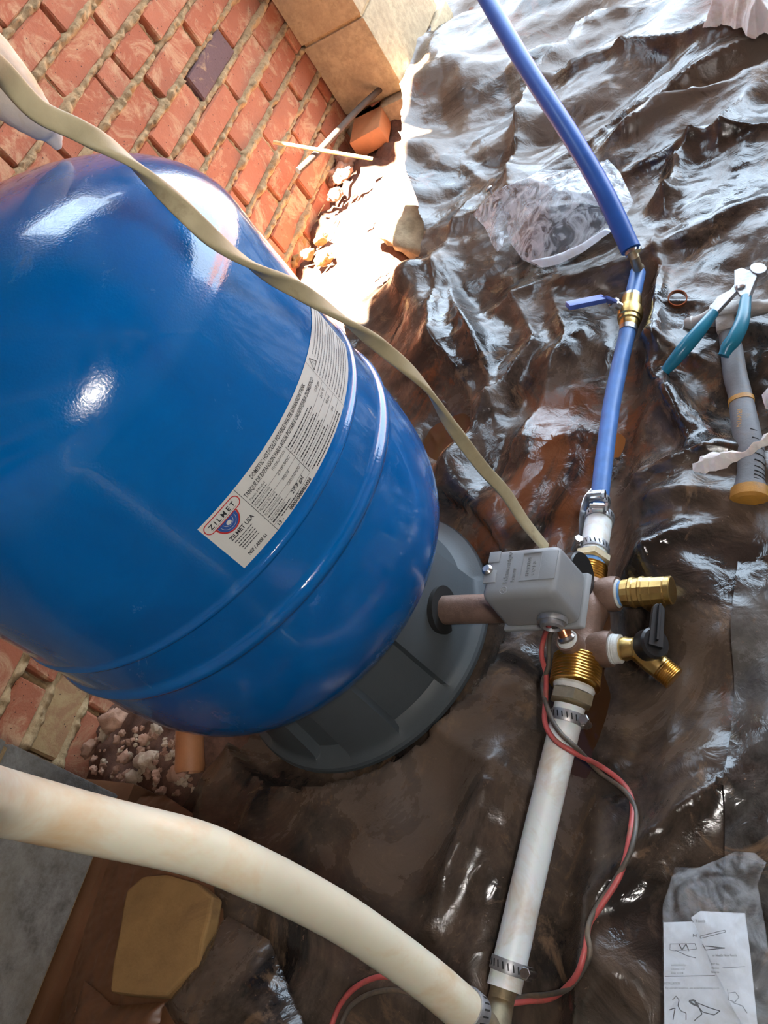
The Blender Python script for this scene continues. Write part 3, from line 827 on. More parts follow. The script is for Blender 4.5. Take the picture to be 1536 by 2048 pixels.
# warning triangle and the long lines of small print
tx, ty = CX2 + .009, LH - .0135
for (a, b, c, d) in ((tx - .006, ty, tx + .006, ty), (tx + .006, ty, tx, ty + .0105), (tx, ty + .0105, tx - .006, ty)):
    lab.line(a, b, c, d, .0008)
lab.text(tx - .0008, ty + .0018, '!', 0.0062, None, .0001)
lab.m.build('lettering', MT['ink'], label, smooth=False)
small = L_(lambda v: on_label(v, 0.0011))
for i in range(14):
    y = LH - 0.006 - i * 0.0041
    small.scribble(CX2 + (.018 if i < 3 else .004), LW - .004 - (0.03 if i % 5 == 4 else 0), y, 0.0011, 200 + i)
small.m.build('small_print', MT['ink_grey'], label, smooth=False)
# the maker's badge
badge = L_(lambda v: on_label(v, 0.0012))
def capsule(x0, x1, y, r, n=12):
    p = [(x1 + r * math.cos(-PI / 2 + PI * k / n), y + r * math.sin(-PI / 2 + PI * k / n)) for k in range(n + 1)]
    return p + [(x0 + r * math.cos(PI / 2 + PI * k / n), y + r * math.sin(PI / 2 + PI * k / n)) for k in range(n + 1)]
def loop(s, pts, t):
    for i in range(len(pts)):
        a, b = pts[i], pts[(i + 1) % len(pts)]
        if math.hypot(a[0] - b[0], a[1] - b[1]) > 1e-6: s.line(*a, *b, t)
by = LH - 0.0085
loop(badge, capsule(0.0075, 0.0385, by, 0.0056), 0.0010)
arc = [(0.0225 + 0.0125 * math.cos(PI + PI * k / 20), by - .0055 + 0.0135 * math.sin(PI + PI * k / 20)) for k in range(21)]
for a, b in zip(arc[:-1], arc[1:]): badge.line(*a, *b, 0.0016)
badge.m.build('badge_red', MT['ink_red'], label, smooth=False)
globe = L_(lambda v: on_label(v, 0.0010))
globe.poly([(0.0225 + 0.0115 * math.cos(PI + PI * k / 20), by - .0062 + 0.0120 * math.sin(PI + PI * k / 20)) for k in range(21)])
globe.m.build('badge_globe', MT['ink_blue'], label, smooth=False)
gl = L_(lambda v: on_label(v, 0.0013))
gl.poly([(0.0225 + 0.0028 * math.cos(2 * PI * k / 14), by - .0098 + 0.0022 * math.sin(2 * PI * k / 14)) for k in range(14)])
for rr in (.0055, .0085):
    ar = [(0.0225 + rr * math.cos(PI + PI * k / 12), by - .0075 + rr * math.sin(PI + PI * k / 12)) for k in range(13)]
    for a, b in zip(ar[:-1], ar[1:]): gl.line(*a, *b, 0.0003)
gl.m.build('globe_lines', MT['label_white'], label, smooth=False)
bt = L_(lambda v: on_label(v, 0.0014)); bt.text(0.0072, by - .0022, 'Z I L M E T', 0.0070, 0.0315, .00015); bt.line(.0075, by - .0036, .0375, by - .0036, .0003)
bt.m.build('badge_name', MT['ink'], label, smooth=False)

# ------------------------------------------------------------------ plumbing
def hose_clamp(parent, c, d, r, screw_dir, name='hose_clamp'):
    d = Vector(d).normalized(); c = Vector(c)
    b = M().lathe(c - d * .0062, c + d * .0062, [(0, r + .0002), (0, r + .0014), (.08, r + .0018), (.92, r + .0018), (1, r + .0014), (1, r + .0002)], 40, cap=False).build(name, MT['dull_steel'], parent)
    sd = Vector(screw_dir); sd = (sd - d * sd.dot(d)).normalized(); tdir = d.cross(sd).normalized()
    p = c + sd * (r + .005)
    R = Matrix((tdir, d, sd)).transposed()
    M().box(c + sd * (r + .0035), (.014, .0125, .005), R, .0012).cyl(p - tdir * .010, p + tdir * .008, .0038, None, 14).build('screw_housing', MT['steel'], b)
    M().lathe(p + tdir * .008, p + tdir * .0125, [(0, .0045), (.2, .0056), (.9, .0056), (1, .005)], 6).build('hex_screw', MT['steel'], b)
    # slots around the band
    m_ = M(); _, e1, e2 = frame(d)
    for k in range(22):
        a = 2 * PI * k / 22; n_ = e1 * math.cos(a) + e2 * math.sin(a)
        if n_.dot(sd) > .85: continue
        t_ = d.cross(n_); t2 = (t_ + d * .35).normalized()
        R = Matrix((n_, (d - t_ * .35).normalized(), t2)).transposed()
        m_.box(c + n_ * (r + .0018), (.0006, .0065, .0013), R)
    m_.build('slots', MT['dark'], b, smooth=False)
    return b
def threads(mb, p0, p1, r, pitch=.0022, dep=.0009, n=40):
    L = (Vector(p1) - Vector(p0)).length; k = int(L / pitch * 4); pr = []
    for i in range(k + 1):
        pr.append((i / k, r + dep * (0, .8, 1, .2)[i % 4]))
    return mb.lathe(p0, p1, pr, n)
def hexnut(mb, p0, p1, r, bev=.0015):
    L = (Vector(p1) - Vector(p0)).length; b = bev / L
    return mb.lathe(p0, p1, [(0, r * .88), (b, r), (1 - b, r), (1, r * .88)], 6)

PR = 0.0168           # 1 inch poly pipe
# --- tee: main body runs along X
A0 = at(1190, 1168, .070); A1 = at(1142, 1322, .070)
TYc = (A0.y + A1.y) / 2; A0.y = A1.y = TYc
tee = empty('tank_tee', ((A0.x + A1.x) / 2, TYc, 0.04), 'brown bronze tank tee joining tank, valves and pipes', 'pipe fitting')
mid = (A0 + A1) / 2
bm_ = M()
bm_.lathe(A1, A0, [(0, .0215), (.10, .0235), (.14, .0225), (.30, .0215), (.5, .0235), (.62, .0265), (.75, .0235), (.88, .0215), (.93, .0235), (1, .0215)], 40)
bm_.build('tee_body', MT['bronze'], tee)
nz = at(1085, 1258, .070)
N1 = Vector((mid.x + .004, TYc, .070)); N0 = Vector((0.481, TY - .16, .078))
N1.x = N0.x
M().cyl(N0, N1, .0185, None, 40).lathe(N1 + Vector((0, .05, 0)), N1, [(0, .0185), (.1, .023), (.8, .0245), (1, .022)], 40).build('tank_nipple', MT['bronze'], tee)
# bushing with threads, each end
E0 = A1 + Vector((-.030, 0, 0)); th = M(); threads(th, A1 + Vector((.003, 0, 0)), E0, .0258, .0034, .0016); th.build('threaded_bushing', MT['thread_brass'], tee)
E1 = A0 + Vector((.024, 0, 0)); th = M(); threads(th, A0 + Vector((-.003, 0, 0)), E1, .0188, .0032, .0014); th.build('threaded_bushing', MT['thread_brass'], tee)
# ports for the valves
r0 = at(1190, 1190, .070); d0 = at(1152, 1300, .070)
for px in (r0.x, d0.x):
    M().lathe((px, TYc - .008, .070), (px, TYc - .038, .070), [(0, .017), (.3, .0185), (.75, .0205), (1, .0195)], 32).build('side_port', MT['bronze'], tee)
sw = Vector((at(1150, 1275, .1).x - .004, TYc + .004, .1))
M().lathe((sw.x, TYc, .080), (sw.x, TYc, .103), [(0, .0125), (.4, .0145), (1, .0135)], 28).build('top_port', MT['bronze'], tee)
M().lathe((sw.x, TYc, .102), (sw.x, TYc, .106), [(0, .0100), (.5, .0115), (1, .0095)], 24).build('tape_wrap', MT['tape'], tee)

# --- relief valve
rx = r0.x
rv = empty('relief_valve', (rx, TYc - .06, .07), 'knurled brass relief valve with a round cap pointing away from the tank tee', 'valve')
P = lambda y, x=rx, z=.070: Vector((x, TYc - y, z))
M().cyl(P(.034), P(.044), .0140).build('blue_tape', MT['blue_tape'], rv)
M().lathe(P(.036), P(.040), [(0, .0150), (.5, .0165), (1, .015)], 28).build('tape_wrap', MT['tape'], rv)
M().lathe(P(.043), P(.092), [(0, .0145), (.02, .0155), (.18, .0160), (.22, .0178), (.28, .0178), (.31, .0165), (.42, .0165), (.45, .018), (.50, .018), (.53, .0168), (.70, .0168), (.72, .0160), (.97, .0160), (1, .0150)], 14).build('valve_body', MT['brass'], rv, auto=20)
M().lathe(P(.092), P(.099), [(0, .0150), (.1, .0158), (.85, .0158), (1, .0145)], 32).build('cap', MT['brass'], rv)
M().lathe(P(.072, z=.066), P(.072, z=.044), [(0, .0135), (.6, .0150), (1, .013)], 24).build('outlet', MT['brass'], rv)

# --- drain valve
dx_ = d0.x
dv = empty('drain_valve', (dx_, TYc - .06, .07), 'small brass drain valve with a black lever handle below the relief valve', 'valve')
Q = lambda y, x=dx_, z=.070: Vector((x, TYc - y, z))
m_ = M()
for i in range(5): m_.lathe(Q(.036 + i * .0024), Q(.0385 + i * .0024), [(0, .0160), (.5, .0172 - .0004 * i), (1, .0158)], 28)
m_.build('tape_wrap', MT['tape'], dv)
M().lathe(Q(.048), Q(.070), [(0, .0120), (.25, .0135), (.5, .0118), (1, .0125)], 28).build('valve_body', MT['brass'], dv)
q0 = Q(.066); q1 = q0 + Vector((-.020, -.026, -.012))
M().lathe(q0 + Vector((.004, .006, 0)), q1, [(0, .0125), (.4, .0128), (.7, .0135), (1, .0125)], 28).sphere(q0, .0125).build('elbow', MT['brass'], dv)
th = M(); threads(th, q1 + (q0 - q1) * .1, q1 + (q1 - q0).normalized() * .014, .0122, .0022, .0012, 28); th.build('threaded_outlet', MT['thread_brass'], dv)
hb = q0 + Vector((-.002, -.014, .006))
M().lathe(hb + Vector((.002, .004, -.002)), hb + Vector((0, -.012, .010)), [(0, .0155), (.15, .0172), (.85, .0172), (1, .015)], 32).build('handle_hub', MT['black_rubber'], dv)
T = Matrix.Translation(hb + Vector((.0, -.008, .008))) @ Matrix(((1, 0, 0, 0), (0, .75, -.66, 0), (0, .66, .75, 0), (0, 0, 0, 1)))
def rrect(x0, x1, w0, w1, n=6):
    p = [(x0, -w0), (x1 - w1, -w1)] + [(x1 - w1 + w1 * math.sin(PI * k / n), -w1 * math.cos(PI * k / n)) for k in range(n + 1)] + [(x1 - w1, w1), (x0, w0)]
    return p
M().prism(rrect(-.006, .044, .008, .0065), .002, .008, T).prism(rrect(.0, .043, .0015, .0015), .008, .0115, T).build('handle_lever', MT['black_rubber'], dv, bevel=.001)

# --- pressure switch
bxc = at(1062, 1165, .165)
BN, BU, BH = .088, .066, .070          # along Y, along X, height
zt = .187
c00 = at(955, 1190, zt); c10 = at(1108, 1192, zt); c01 = at(985, 1097, zt); c11 = at(1117, 1089, zt)
bx0 = (c00.x + c10.x) / 2; bx1 = (c01.x + c11.x) / 2; by0 = (c10.y + c11.y) / 2; by1 = (c00.y + c01.y) / 2
cxm, cym = (bx0 + bx1) / 2, (by0 + by1) / 2; hx, hy = (bx1 - bx0) / 2, (by1 - by0) / 2
psw = empty('pressure_switch', (cxm, cym, .10), 'grey square pressure switch box with embossed lid on the tank tee', 'pressure switch')
zb = .118
def taper_box(z0, z1, e0, e1, bev):
    bm = bmesh.new(); bmesh.ops.create_cube(bm, size=1.0)
    for w in bm.verts:
        top = w.co.z > 0; e = e1 if top else e0
        ex = hx + e; ey0 = by0 - e * (2.2 if not top else 1); ey1 = by1 + e
        w.co = Vector((cxm + (ex if w.co.x > 0 else -ex), ey1 if w.co.y > 0 else ey0, z1 if top else z0))
    bmesh.ops.bevel(bm, geom=bm.edges[:], offset=bev, segments=4, affect='EDGES', profile=0.5)
    v = [w.co.copy() for w in bm.verts]; f = [tuple(w.index for w in q.verts) for q in bm.faces]; bm.free(); return v, f
cv = M(); cv.add(*taper_box(zb, zt, .0015, 0, .009)); cover = cv.build('cover', MT['switch_grey'], psw, auto=60)
fl = M(); fl.add(*taper_box(zb - .004, zb + .002, .0035, .0035, .002)); fl.build('base_plate', MT['switch_grey'], psw, auto=60)
# raised steps on the lid
for (c_, z_) in (((cxm + .004, by0 + .010), (hx * 1.15, .019, .0022)), ((cxm - .005, by1 - .008), (hx * .5, .015, .0022)), ((cxm + .020, by1 - .009), (.014, .014, .0022))):
    M().box((c_[0], c_[1], zt + .0002), z_, None, .0008).build('raised_panel', MT['switch_grey'], cover, auto=40)
pcy = by0 + .030
fr = M(); o4 = [(-.0175, -.0115), (.0175, -.0115), (.0175, .0115), (-.0175, .0115)]; i4 = [(-.0163, -.0103), (.0163, -.0103), (.0163, .0103), (-.0163, .0103)]
vv = [Vector((cxm + .004 + x, pcy + y, zt + z)) for z in (-.001, .0016) for (x, y) in o4 + i4]
ff = []
for k in range(4):
    q = (k + 1) % 4; ff += [(8 + k, 8 + q, 12 + q, 12 + k), (k, q, 8 + q, 8 + k), (4 + k, 12 + k, 12 + q, 4 + q)]
fr.add(vv, ff); fr.build('plate_frame', MT['switch_grey'], cover, smooth=False)
em = M()
def emboss(txt, x, y, size, w, h=.0015):
    v, f = text_verts(txt, size); k = w / width(v); n = len(v)
    em.add([Vector((x + p.x * k, y + p.y, zt + h)) for p in v] + [Vector((x + p.x * k, y + p.y, zt - .001)) for p in v], f)
    # side walls
    cnt = {}
    for q in f:
        for i in range(len(q)):
            e = (q[i], q[(i + 1) % len(q)]); cnt[tuple(sorted(e))] = cnt.get(tuple(sorted(e)), []) + [e]
    base = len(em.v) - 2 * n
    for k_, es in cnt.items():
        if len(es) == 1:
            a, b = es[0]; em.f.append((base + a, base + b, base + n + b, base + n + a))
emboss('Telemecanique', cxm - .016, by1 - .030, .0075, .040)
emboss('Sensors', cxm - .014, by1 - .038, .0062, .017)
emboss('PUMPTROL', cxm - .008, pcy + .001, .0052, .024); emboss('9013', cxm - .008, pcy - .0055, .005, .018)
ring = [(cxm - .0235 + .0042 * math.cos(2 * PI * k / 20), by1 - .0275 + .0042 * math.sin(2 * PI * k / 20)) for k in range(20)]
em.tube([Vector((x, y, zt + .0004)) for x, y in ring + ring[:1]], .0007, 6)
em.tube([Vector((cxm - .026, by1 - .029, zt + .0005)), Vector((cxm - .023, by1 - .0265, zt + .0005)), Vector((cxm - .0205, by1 - .027, zt + .0005))], .0005, 6)
em.build('embossed_lettering', MT['switch_grey'], cover, auto=30)
sc_ = at(968, 1140, zt + .003); sc_ = Vector((cxm + .003, by1 - .004, zt))
M().lathe(sc_, sc_ + Vector((0, 0, .006)), [(0, .0058), (.6, .0062), (1, .004)], 20).box(sc_ + Vector((0, 0, .006)), (.008, .001, .001)).build('lid_screw', MT['steel'], psw)
# conduit nut on the near short side
pn = at(1092, 1240, .140); pn = Vector((bx0 - .0035, by0 + .020, .139))
dn = Vector((-1, 0, -.12)).normalized()
M().lathe(pn + dn * -.002, pn + dn * .004, [(0, .0158), (.5, .0165), (1, .0158)], 12).build('lock_nut', MT['dull_steel'], psw)
M().lathe(pn, pn + dn * .011, [(0, .0128), (.8, .0128), (.9, .0118), (1, .0095), (.7, .0090)], 28, cap=False).build('cable_connector', MT['dull_steel'], psw)
# copper riser from the tee to the switch
M().tube([Vector((sw.x, TYc, .104)), Vector((sw.x + .012, TYc + .004, .114)), Vector((bx0 + .012, by0 + .030, .122))], .0075, 18).build('copper_riser', MT['copper'], psw)
M().lathe((sw.x, TYc, .1035), (sw.x + .003, TYc + .001, .108), [(0, .0095), (.5, .0102), (1, .0085)], 24).build('riser_collar', MT['steel'], psw)
# gauge seen nearly edge-on behind the switch
gc = at(1157, 1150, .115)
ga = empty('pressure_gauge', gc, 'black round pressure gauge tucked behind the grey switch box', 'gauge')
gd = Vector((0, -1, .12)).normalized()
M().lathe(gc - gd * .008, gc + gd * .006, [(0, .024), (.15, .0265), (.85, .0265), (1, .025)], 44).build('case', MT['black_rubber'], ga)
M().cyl(gc - gd * .006, gc + Vector((0, .006, -.045)), .0055).build('stem', MT['dull_brass'], ga)

# --- white riser pipe, lower
W0 = E0.copy()
W1 = at(1008, 1978, .042)
dW = (W1 - W0).normalized()
wp = empty('white_pipe', (W0 + W1) / 2, 'straight white poly pipe lying on the plastic between the tank tee and the cream pipe', 'pipe')
j0 = W0 + dW * .001
nb = M(); nb.lathe(j0 - dW * .002, j0 + dW * .006, [(0, .0215), (.4, .0232), (1, .0215)], 32); nb.build('tape_wrap', MT['tape'], wp)
hx_ = M(); hexnut(hx_, j0 + dW * .006, j0 + dW * .020, .0245); hx_.build('hex_adapter', MT['dull_brass'], wp)
pp0 = j0 + dW * .022
ln = (W1 - pp0).length
pts = [pp0 + (W1 - pp0) * (i / 14) + Vector((0, .004 * math.sin(PI * i / 14), -.006 * math.sin(PI * i / 14))) for i in range(15)]
M().tube(pts, PR, 32).build('pipe', MT['pipe_white'], wp)
hose_clamp(wp, pp0 + dW * .014, dW, PR, (0, -.8, -.1))
hose_clamp(wp, W1 - dW * .020, dW, PR, (0, -1, -.05))
# --- big curved cream pipe sweeping up to the left
hp = [(-120, 1578, .36), (0, 1604, .435), (200, 1652, .495), (385, 1695, .53), (492, 1738, .55), (590, 1785, .58), (685, 1838, .61), (770, 1895, .635), (855, 1958, .655), (905, 2000, .665), (945, 2035, .675)]
HP = spline([atd(*p) for p in hp], 8)
ch = empty('cream_pipe', HP[40], 'thick cream poly pipe curving across the foreground up to the left', 'pipe')
M().tube(HP, .0165, 40).build('pipe', MT['pipe_cream'], ch)
dH = (HP[-1] - HP[-5]).normalized()
hose_clamp(ch, HP[-3], dH, .0166, ray(1100, 2010) - np.array(HP[-1] - Vector(EYE)) * 0)
# brass insert elbow joining the two pipes
el = empty('insert_elbow', W1, 'brass insert elbow joining the white and cream pipes', 'pipe fitting')
eb = spline([W1 - dW * .01, W1 + dW * .018, (W1 + HP[-1]) / 2 + dW * .030 + dH * .02, HP[-1] + dH * .016, HP[-1] - dH * .01], 8)
M().tube(eb, .0128, 24).build('elbow_body', MT['dull_brass'], el)

# --- short white stub and lower blue pipe
S0 = E1.copy(); S1 = at(1200, 1030, .052); dS = (S1 - S0).normalized()
ws = empty('white_pipe_stub', (S0 + S1) / 2, 'short white pipe stub with hose clamps above the tank tee', 'pipe')
M().lathe(S0 - dS * .002, S0 + dS * .005, [(0, .0165), (.4, .0178), (1, .0165)], 28).build('blue_tape', MT['blue_tape'], ws)
hx_ = M(); hexnut(hx_, S0 + dS * .004, S0 + dS * .016, .0225); hx_.build('hex_adapter', MT['dull_brass'], ws)
s0 = S0 + dS * .018
M().cyl(s0, S1, PR, None, 36, .001).build('pipe', MT['pipe_white'], ws)
hose_clamp(ws, s0 + dS * .010, dS, PR, (.1, .75, .55))
hose_clamp(ws, S1 - dS * .008, dS, PR, (0, -.25, .9))
M().tube(spline([at(1186, 984, .058), at(1172, 1002, .066), at(1165, 1030, .066), at(1164, 1060, .055), at(1168, 1085, .045)], 6), 1, 10, flat=(.0055, .0006), up=(0, .3, 1)).build('clamp_tail', MT['steel'], ws)
B0 = at(1197, 1015, .050); Bm = at(1225, 800, .048); B1 = at(1257, 655, .046); B1b = at(1263, 605, .046); B2 = at(1276, 545, .044)
bp = empty('blue_pipe', B0, 'dusty straight blue pipe between the hose clamps and the brass ball valve', 'pipe')
M().tube(spline([B0, at(1210, 905, .049), Bm, at(1242, 720, .047), B1], 6), .0119, 28).build('pipe', MT['pipe_blue_dusty'], bp)
hose_clamp(bp, B0 + (Bm - B0).normalized() * .008, Bm - B0, .0122, (0, -.1, 1))
bp2 = empty('blue_pipe', B2, 'short blue pipe piece beyond the ball valve lever', 'pipe')
M().tube([B1b, (B1b + B2) / 2, B2], .0118, 28).build('pipe', MT['pipe_blue_dusty'], bp2)
# ball valve
bv = empty('ball_valve', (B1 + B1b) / 2, 'brass ball valve with a flat blue lever on the blue pipe', 'valve')
db = (B1b - B1).normalized()
M().lathe(B1 - db * .004, B1b + db * .006, [(0, .0125), (.05, .0138), (.22, .0138), (.24, .0160), (.34, .0160), (.36, .0178), (.5, .0188), (.66, .0178), (.68, .0155), (1, .0150)], 24).build('valve_body', MT['brass'], bv, auto=25)
M().lathe(B1 - db * .010, B1 - db * .001, [(0, .0132), (1, .0136)], 28).build('crimp_ring', MT['steel'], bv)
M().lathe(B1b + db * .004, B1b + db * .012, [(0, .0150), (1, .0146)], 28).build('crimp_ring', MT['steel'], bv)
vs = (B1 + B1b) / 2 + db * .004; vup = Vector((.10, .55, .80)).normalized()
st0 = vs + vup * .030
M().cyl(vs, st0, .006).lathe(st0 - vup * .004, st0 + vup * .002, [(0, .0085), (1, .0085)], 6).build('stem_nut', MT['steel'], bv)
l1 = atd(1225, 604, 1.235); l2 = atd(1208, 597, 1.215); l3 = atd(1135, 612, 1.205)
def slab(mb, a, b, w, t, up=(0, 0, 1)):
    a = Vector(a); b = Vector(b); d = (b - a).normalized(); u = Vector(up); u = (u - d * u.dot(d)).normalized(); s_ = d.cross(u)
    R = Matrix((d, s_, u)).transposed(); mb.box((a + b) / 2, ((b - a).length, w, t), R, min(t, w) * .2); return mb
mb = M(); slab(mb, st0, l1 + (l2 - l1) * .3, .014, .0022); mb.build('lever_plate', MT['steel'], bv)
mb = M(); slab(mb, l1, l2 + (l2 - l1) * .2, .015, .005); slab(mb, l2, l3, .0155, .0075); mb.build('lever_grip', MT['lever_blue'], bv)
# upper blue pipe rising away
U = [(1262, 500, 1.27), (1206, 381, 1.29), (1135, 261, 1.33), (1054, 136, 1.40), (978, 5, 1.49), (930, -80, 1.56), (800, -330, 1.78)]
UP = spline([atd(*p) for p in U], 8)
up_ = empty('blue_pipe', UP[0], 'long bright blue pipe slanting up across the upper sheet', 'pipe')
M().tube(UP, .0148, 32).build('pipe', MT['pipe_blue'], up_)
dU = (UP[0] - UP[6]).normalized()
cc = empty('crimped_coupling', B2, 'small metal coupling between the long blue pipe and the short piece', 'pipe fitting')
M().tube([UP[0] - dU * .01, UP[0] + dU * .012, (UP[0] + B2) / 2 + dU * .01, B2 + (B2 - B1b).normalized() * .012, B2 - (B2 - B1b).normalized() * .006], .0075, 20).build('barb', MT['dull_brass'], cc)
M().lathe(B2 + db * .002, B2 + db * .009, [(0, .010), (1, .010)], 24).build('crimp_ring', MT['steel'], cc)
M().lathe(UP[0] + dU * .001, UP[0] + dU * .006, [(0, .0105), (1, .0105)], 24).box(UP[0] + dU * .006 + Vector((0, -.010, .004)), (.006, .008, .006)).build('crimp_ring', MT['steel'], cc)

# ------------------------------------------------------------------ cables
fc = [(-90, 60, .40), (0, 140, .47), (75, 220, .50), (160, 262, .52), (250, 315, .54), (340, 395, .565), (430, 480, .59), (520, 540, .63), (600, 583, .67), (690, 640, .71), (770, 700, .76), (850, 772, .80), (905, 855, .85), (965, 935, .90), (1010, 985, .93), (1050, 1045, .95), (1092, 1096, .965)]
FP = spline([atd(*p) for p in fc], 10)
key = [(-90, 0.2), (60, .1), (160, 0), (265, .5), (380, 1), (500, 1.5), (590, 2), (690, 2.5), (770, 3), (860, 3.5), (930, 4), (1092, 4.3)]
flat = M(); v_ = []; f_ = []; NF = 20
kx = [fc_[0] for fc_ in fc]
for i, p in enumerate(FP):
    t = (FP[min(i + 1, len(FP) - 1)] - FP[max(i - 1, 0)]).normalized(); vw = (Vector(EYE) - p).normalized()
    e1 = t.cross(vw).normalized(); e2 = e1.cross(t).normalized()
    px_ = np.interp(i / 10.0, range(len(fc)), kx); a = np.interp(px_, [k[0] for k in key], [k[1] for k in key]) * PI
    a1 = e1 * math.cos(a) + e2 * math.sin(a); a2 = -e1 * math.sin(a) + e2 * math.cos(a)
    for k in range(NF):
        b = 2 * PI * k / NF; cx, cy = math.cos(b), math.sin(b)
        v_.append(p + a1 * (math.copysign(abs(cx) ** .55, cx) * .0068) + a2 * (math.copysign(abs(cy) ** .55, cy) * .0030))
for i in range(len(FP) - 1):
    for k in range(NF): f_.append((i * NF + k, i * NF + (k + 1) % NF, (i + 1) * NF + (k + 1) % NF, (i + 1) * NF + k))
f_.append(tuple(range(NF))); f_.append(tuple((len(FP) - 1) * NF + k for k in range(NF)))
flat.add(v_, f_)
fo = flat.build('flat_cable', MT['cable']); tag(fo, 'twisted flat beige electrical cable looping over the blue tank to the switch box', 'cable')
# red and black wires from the switch, under the pipes and out to the left
def gnd(px, py, z=.03): return at(px, py, z)
wr = [pn + dn * .004 + Vector((0, .004, -.002)), at(1088, 1275, .10), at(1083, 1310, .085), at(1092, 1350, .070), at(1091, 1400, .078), at(1090, 1445, .088), at(1110, 1480, .091), at(1150, 1506, .084), on(1205, 1535, .012), on(1248, 1570, .007), on(1265, 1610, .006), on(1258, 1680, .005), on(1240, 1750, .008), on(1200, 1815, .009), on(1178, 1850, .006), on(1170, 1900, .008), on(1150, 1955, .008), on(1105, 1995, .006), on(1050, 2003, .004), on(985, 2010, .004), on(890, 2010, .006), on(835, 1978, .018), on(770, 1953, .022), on(715, 1972, .014), on(680, 2010, .008), on(660, 2060, .006)]
wb = [pn + dn * .004 + Vector((0, -.004, 0)), at(1099, 1278, .098), at(1097, 1330, .078), at(1085, 1370, .068), at(1098, 1425, .090), at(1120, 1465, .095), at(1154, 1497, .086), on(1200, 1545, .012), on(1252, 1585, .007), on(1272, 1630, .006), on(1262, 1700, .006), on(1230, 1760, .007), on(1190, 1820, .008), on(1175, 1862, .012), on(1178, 1915, .006), on(1140, 1974, .006), on(1095, 1989, .010), on(1045, 1994, .004), on(985, 2022, .004), on(905, 2038, .006), on(850, 2004, .012), on(800, 1982, .014), on(745, 1986, .008), on(700, 2014, .007), on(676, 2065, .006)]
o = M().tube(spline(wr, 8), .0029, 12).build('red_wire', MT['wire_red']); tag(o, 'muddy red electrical wire snaking from the switch box across the sheet', 'wire')
o = M().tube(spline(wb, 8), .0026, 12).build('black_wire', MT['wire_black']); tag(o, 'muddy black electrical wire twisted alongside the red one', 'wire')

# ------------------------------------------------------------------ pliers
pz = .055
pl = empty('pliers', at(1490, 590, pz), 'long-nosed end cutting pliers with teal dipped handles, opened on the hammer', 'pliers')
def hand(pts, z): return spline([at(x, y, zz) for (x, y), zz in zip(pts, z)], 8)
h1 = hand([(1428, 625), (1400, 660), (1370, 695), (1345, 725), (1330, 742)], [.060, .062, .060, .052, .046])
h2 = hand([(1492, 595), (1485, 640), (1470, 675), (1455, 695), (1447, 712)], [.062, .064, .064, .062, .058])
n_ = len(h1)
M().tube(h1, [.0068 + .0030 * math.sin(PI * min(1, i / n_ * 1.1)) for i in range(n_)], 18).build('handle_grip', MT['teal_grip'], pl)
M().tube(h2, [.0070 + .0030 * math.sin(PI * min(1, i / n_ * 1.1)) for i in range(n_)], 18).build('handle_grip', MT['teal_grip'], pl)
def plate(pts, z, t, name, mat, par):
    m_ = M(); P_ = [at(x, y, z) for x, y in pts]; n = len(P_)
    v = [p + Vector((0, 0, t / 2)) for p in P_] + [p - Vector((0, 0, t / 2)) for p in P_]
    m_.add(v, [tuple(range(n)), tuple(reversed(range(n, 2 * n)))] + [(i, n + i, n + (i + 1) % n, (i + 1) % n) for i in range(n)])
    return m_.build(name, mat, par, smooth=False, bevel=.0008)
plate([(1420, 618), (1434, 628), (1475, 585), (1492, 566), (1478, 560), (1462, 582), (1436, 596)], pz + .004, .006, 'arm', MT['dull_steel'], pl)
plate([(1470, 545), (1485, 540), (1508, 548), (1516, 556), (1504, 585), (1500, 598), (1482, 596), (1470, 578)], pz + .008, .009, 'jaw_plate', MT['dull_steel'], pl)
plate([(1518 + 17 * math.cos(a) - 2 * math.sin(a), 541 + 11 * math.sin(a) + 2 * math.cos(a)) for a in [2 * PI * k / 16 for k in range(16)]], pz + .010, .009, 'upper_jaw', MT['dull_steel'], pl)
plate([(1504, 556), (1510, 570), (1522, 566), (1534, 556), (1540, 547), (1530, 551), (1516, 553)], pz + .004, .008, 'lower_jaw', MT['dull_steel'], pl)
pv = at(1481, 572, pz + .013); M().lathe(pv, pv + Vector((0, 0, .003)), [(0, .0065), (.6, .006), (1, .004)], 24).build('pivot', MT['steel'], pl)

# ------------------------------------------------------------------ hammer
hm = empty('hammer', at(1490, 800, .03), 'claw hammer with a muddy head and grey and orange rubber grip', 'hammer')
hz = .035
g = [(1455, 668, .012), (1463, 700, .0145), (1470, 750, .0150), (1480, 790, .0145), (1490, 850, .0165), (1500, 900, .0165), (1502, 940, .0155), (1500, 965, .017), (1499, 985, .021)]
gp = spline([at(x, y, .030) for x, y, r in g], 6); rr_ = np.interp(np.arange(len(gp)) / 6.0, range(len(g)), [r for *_, r in g])
def oval(pts, rad, name, mat, flat_z=.75, n=24):
    m_ = M(); v = []; f = []
    for i, p in enumerate(pts):
        t = (pts[min(i + 1, len(pts) - 1)] - pts[max(0, i - 1)]).normalized(); s_ = t.cross(Vector((0, 0, 1))).normalized(); u_ = s_.cross(t)
        for k in range(n):
            a = 2 * PI * k / n; v.append(p + s_ * (rad[i] * math.cos(a)) + u_ * (rad[i] * flat_z * math.sin(a)))
    m = len(pts)
    for i in range(m - 1):
        for k in range(n): f.append((i * n + k, i * n + (k + 1) % n, (i + 1) * n + (k + 1) % n, (i + 1) * n + k))
    f.append(tuple(reversed(range(n)))); f.append(tuple((m - 1) * n + k for k in range(n)))
    m_.add(v, f); return m_.build(name, mat, hm)
oval(gp, rr_, 'handle', MT['hammer_grip'])
ix = 19
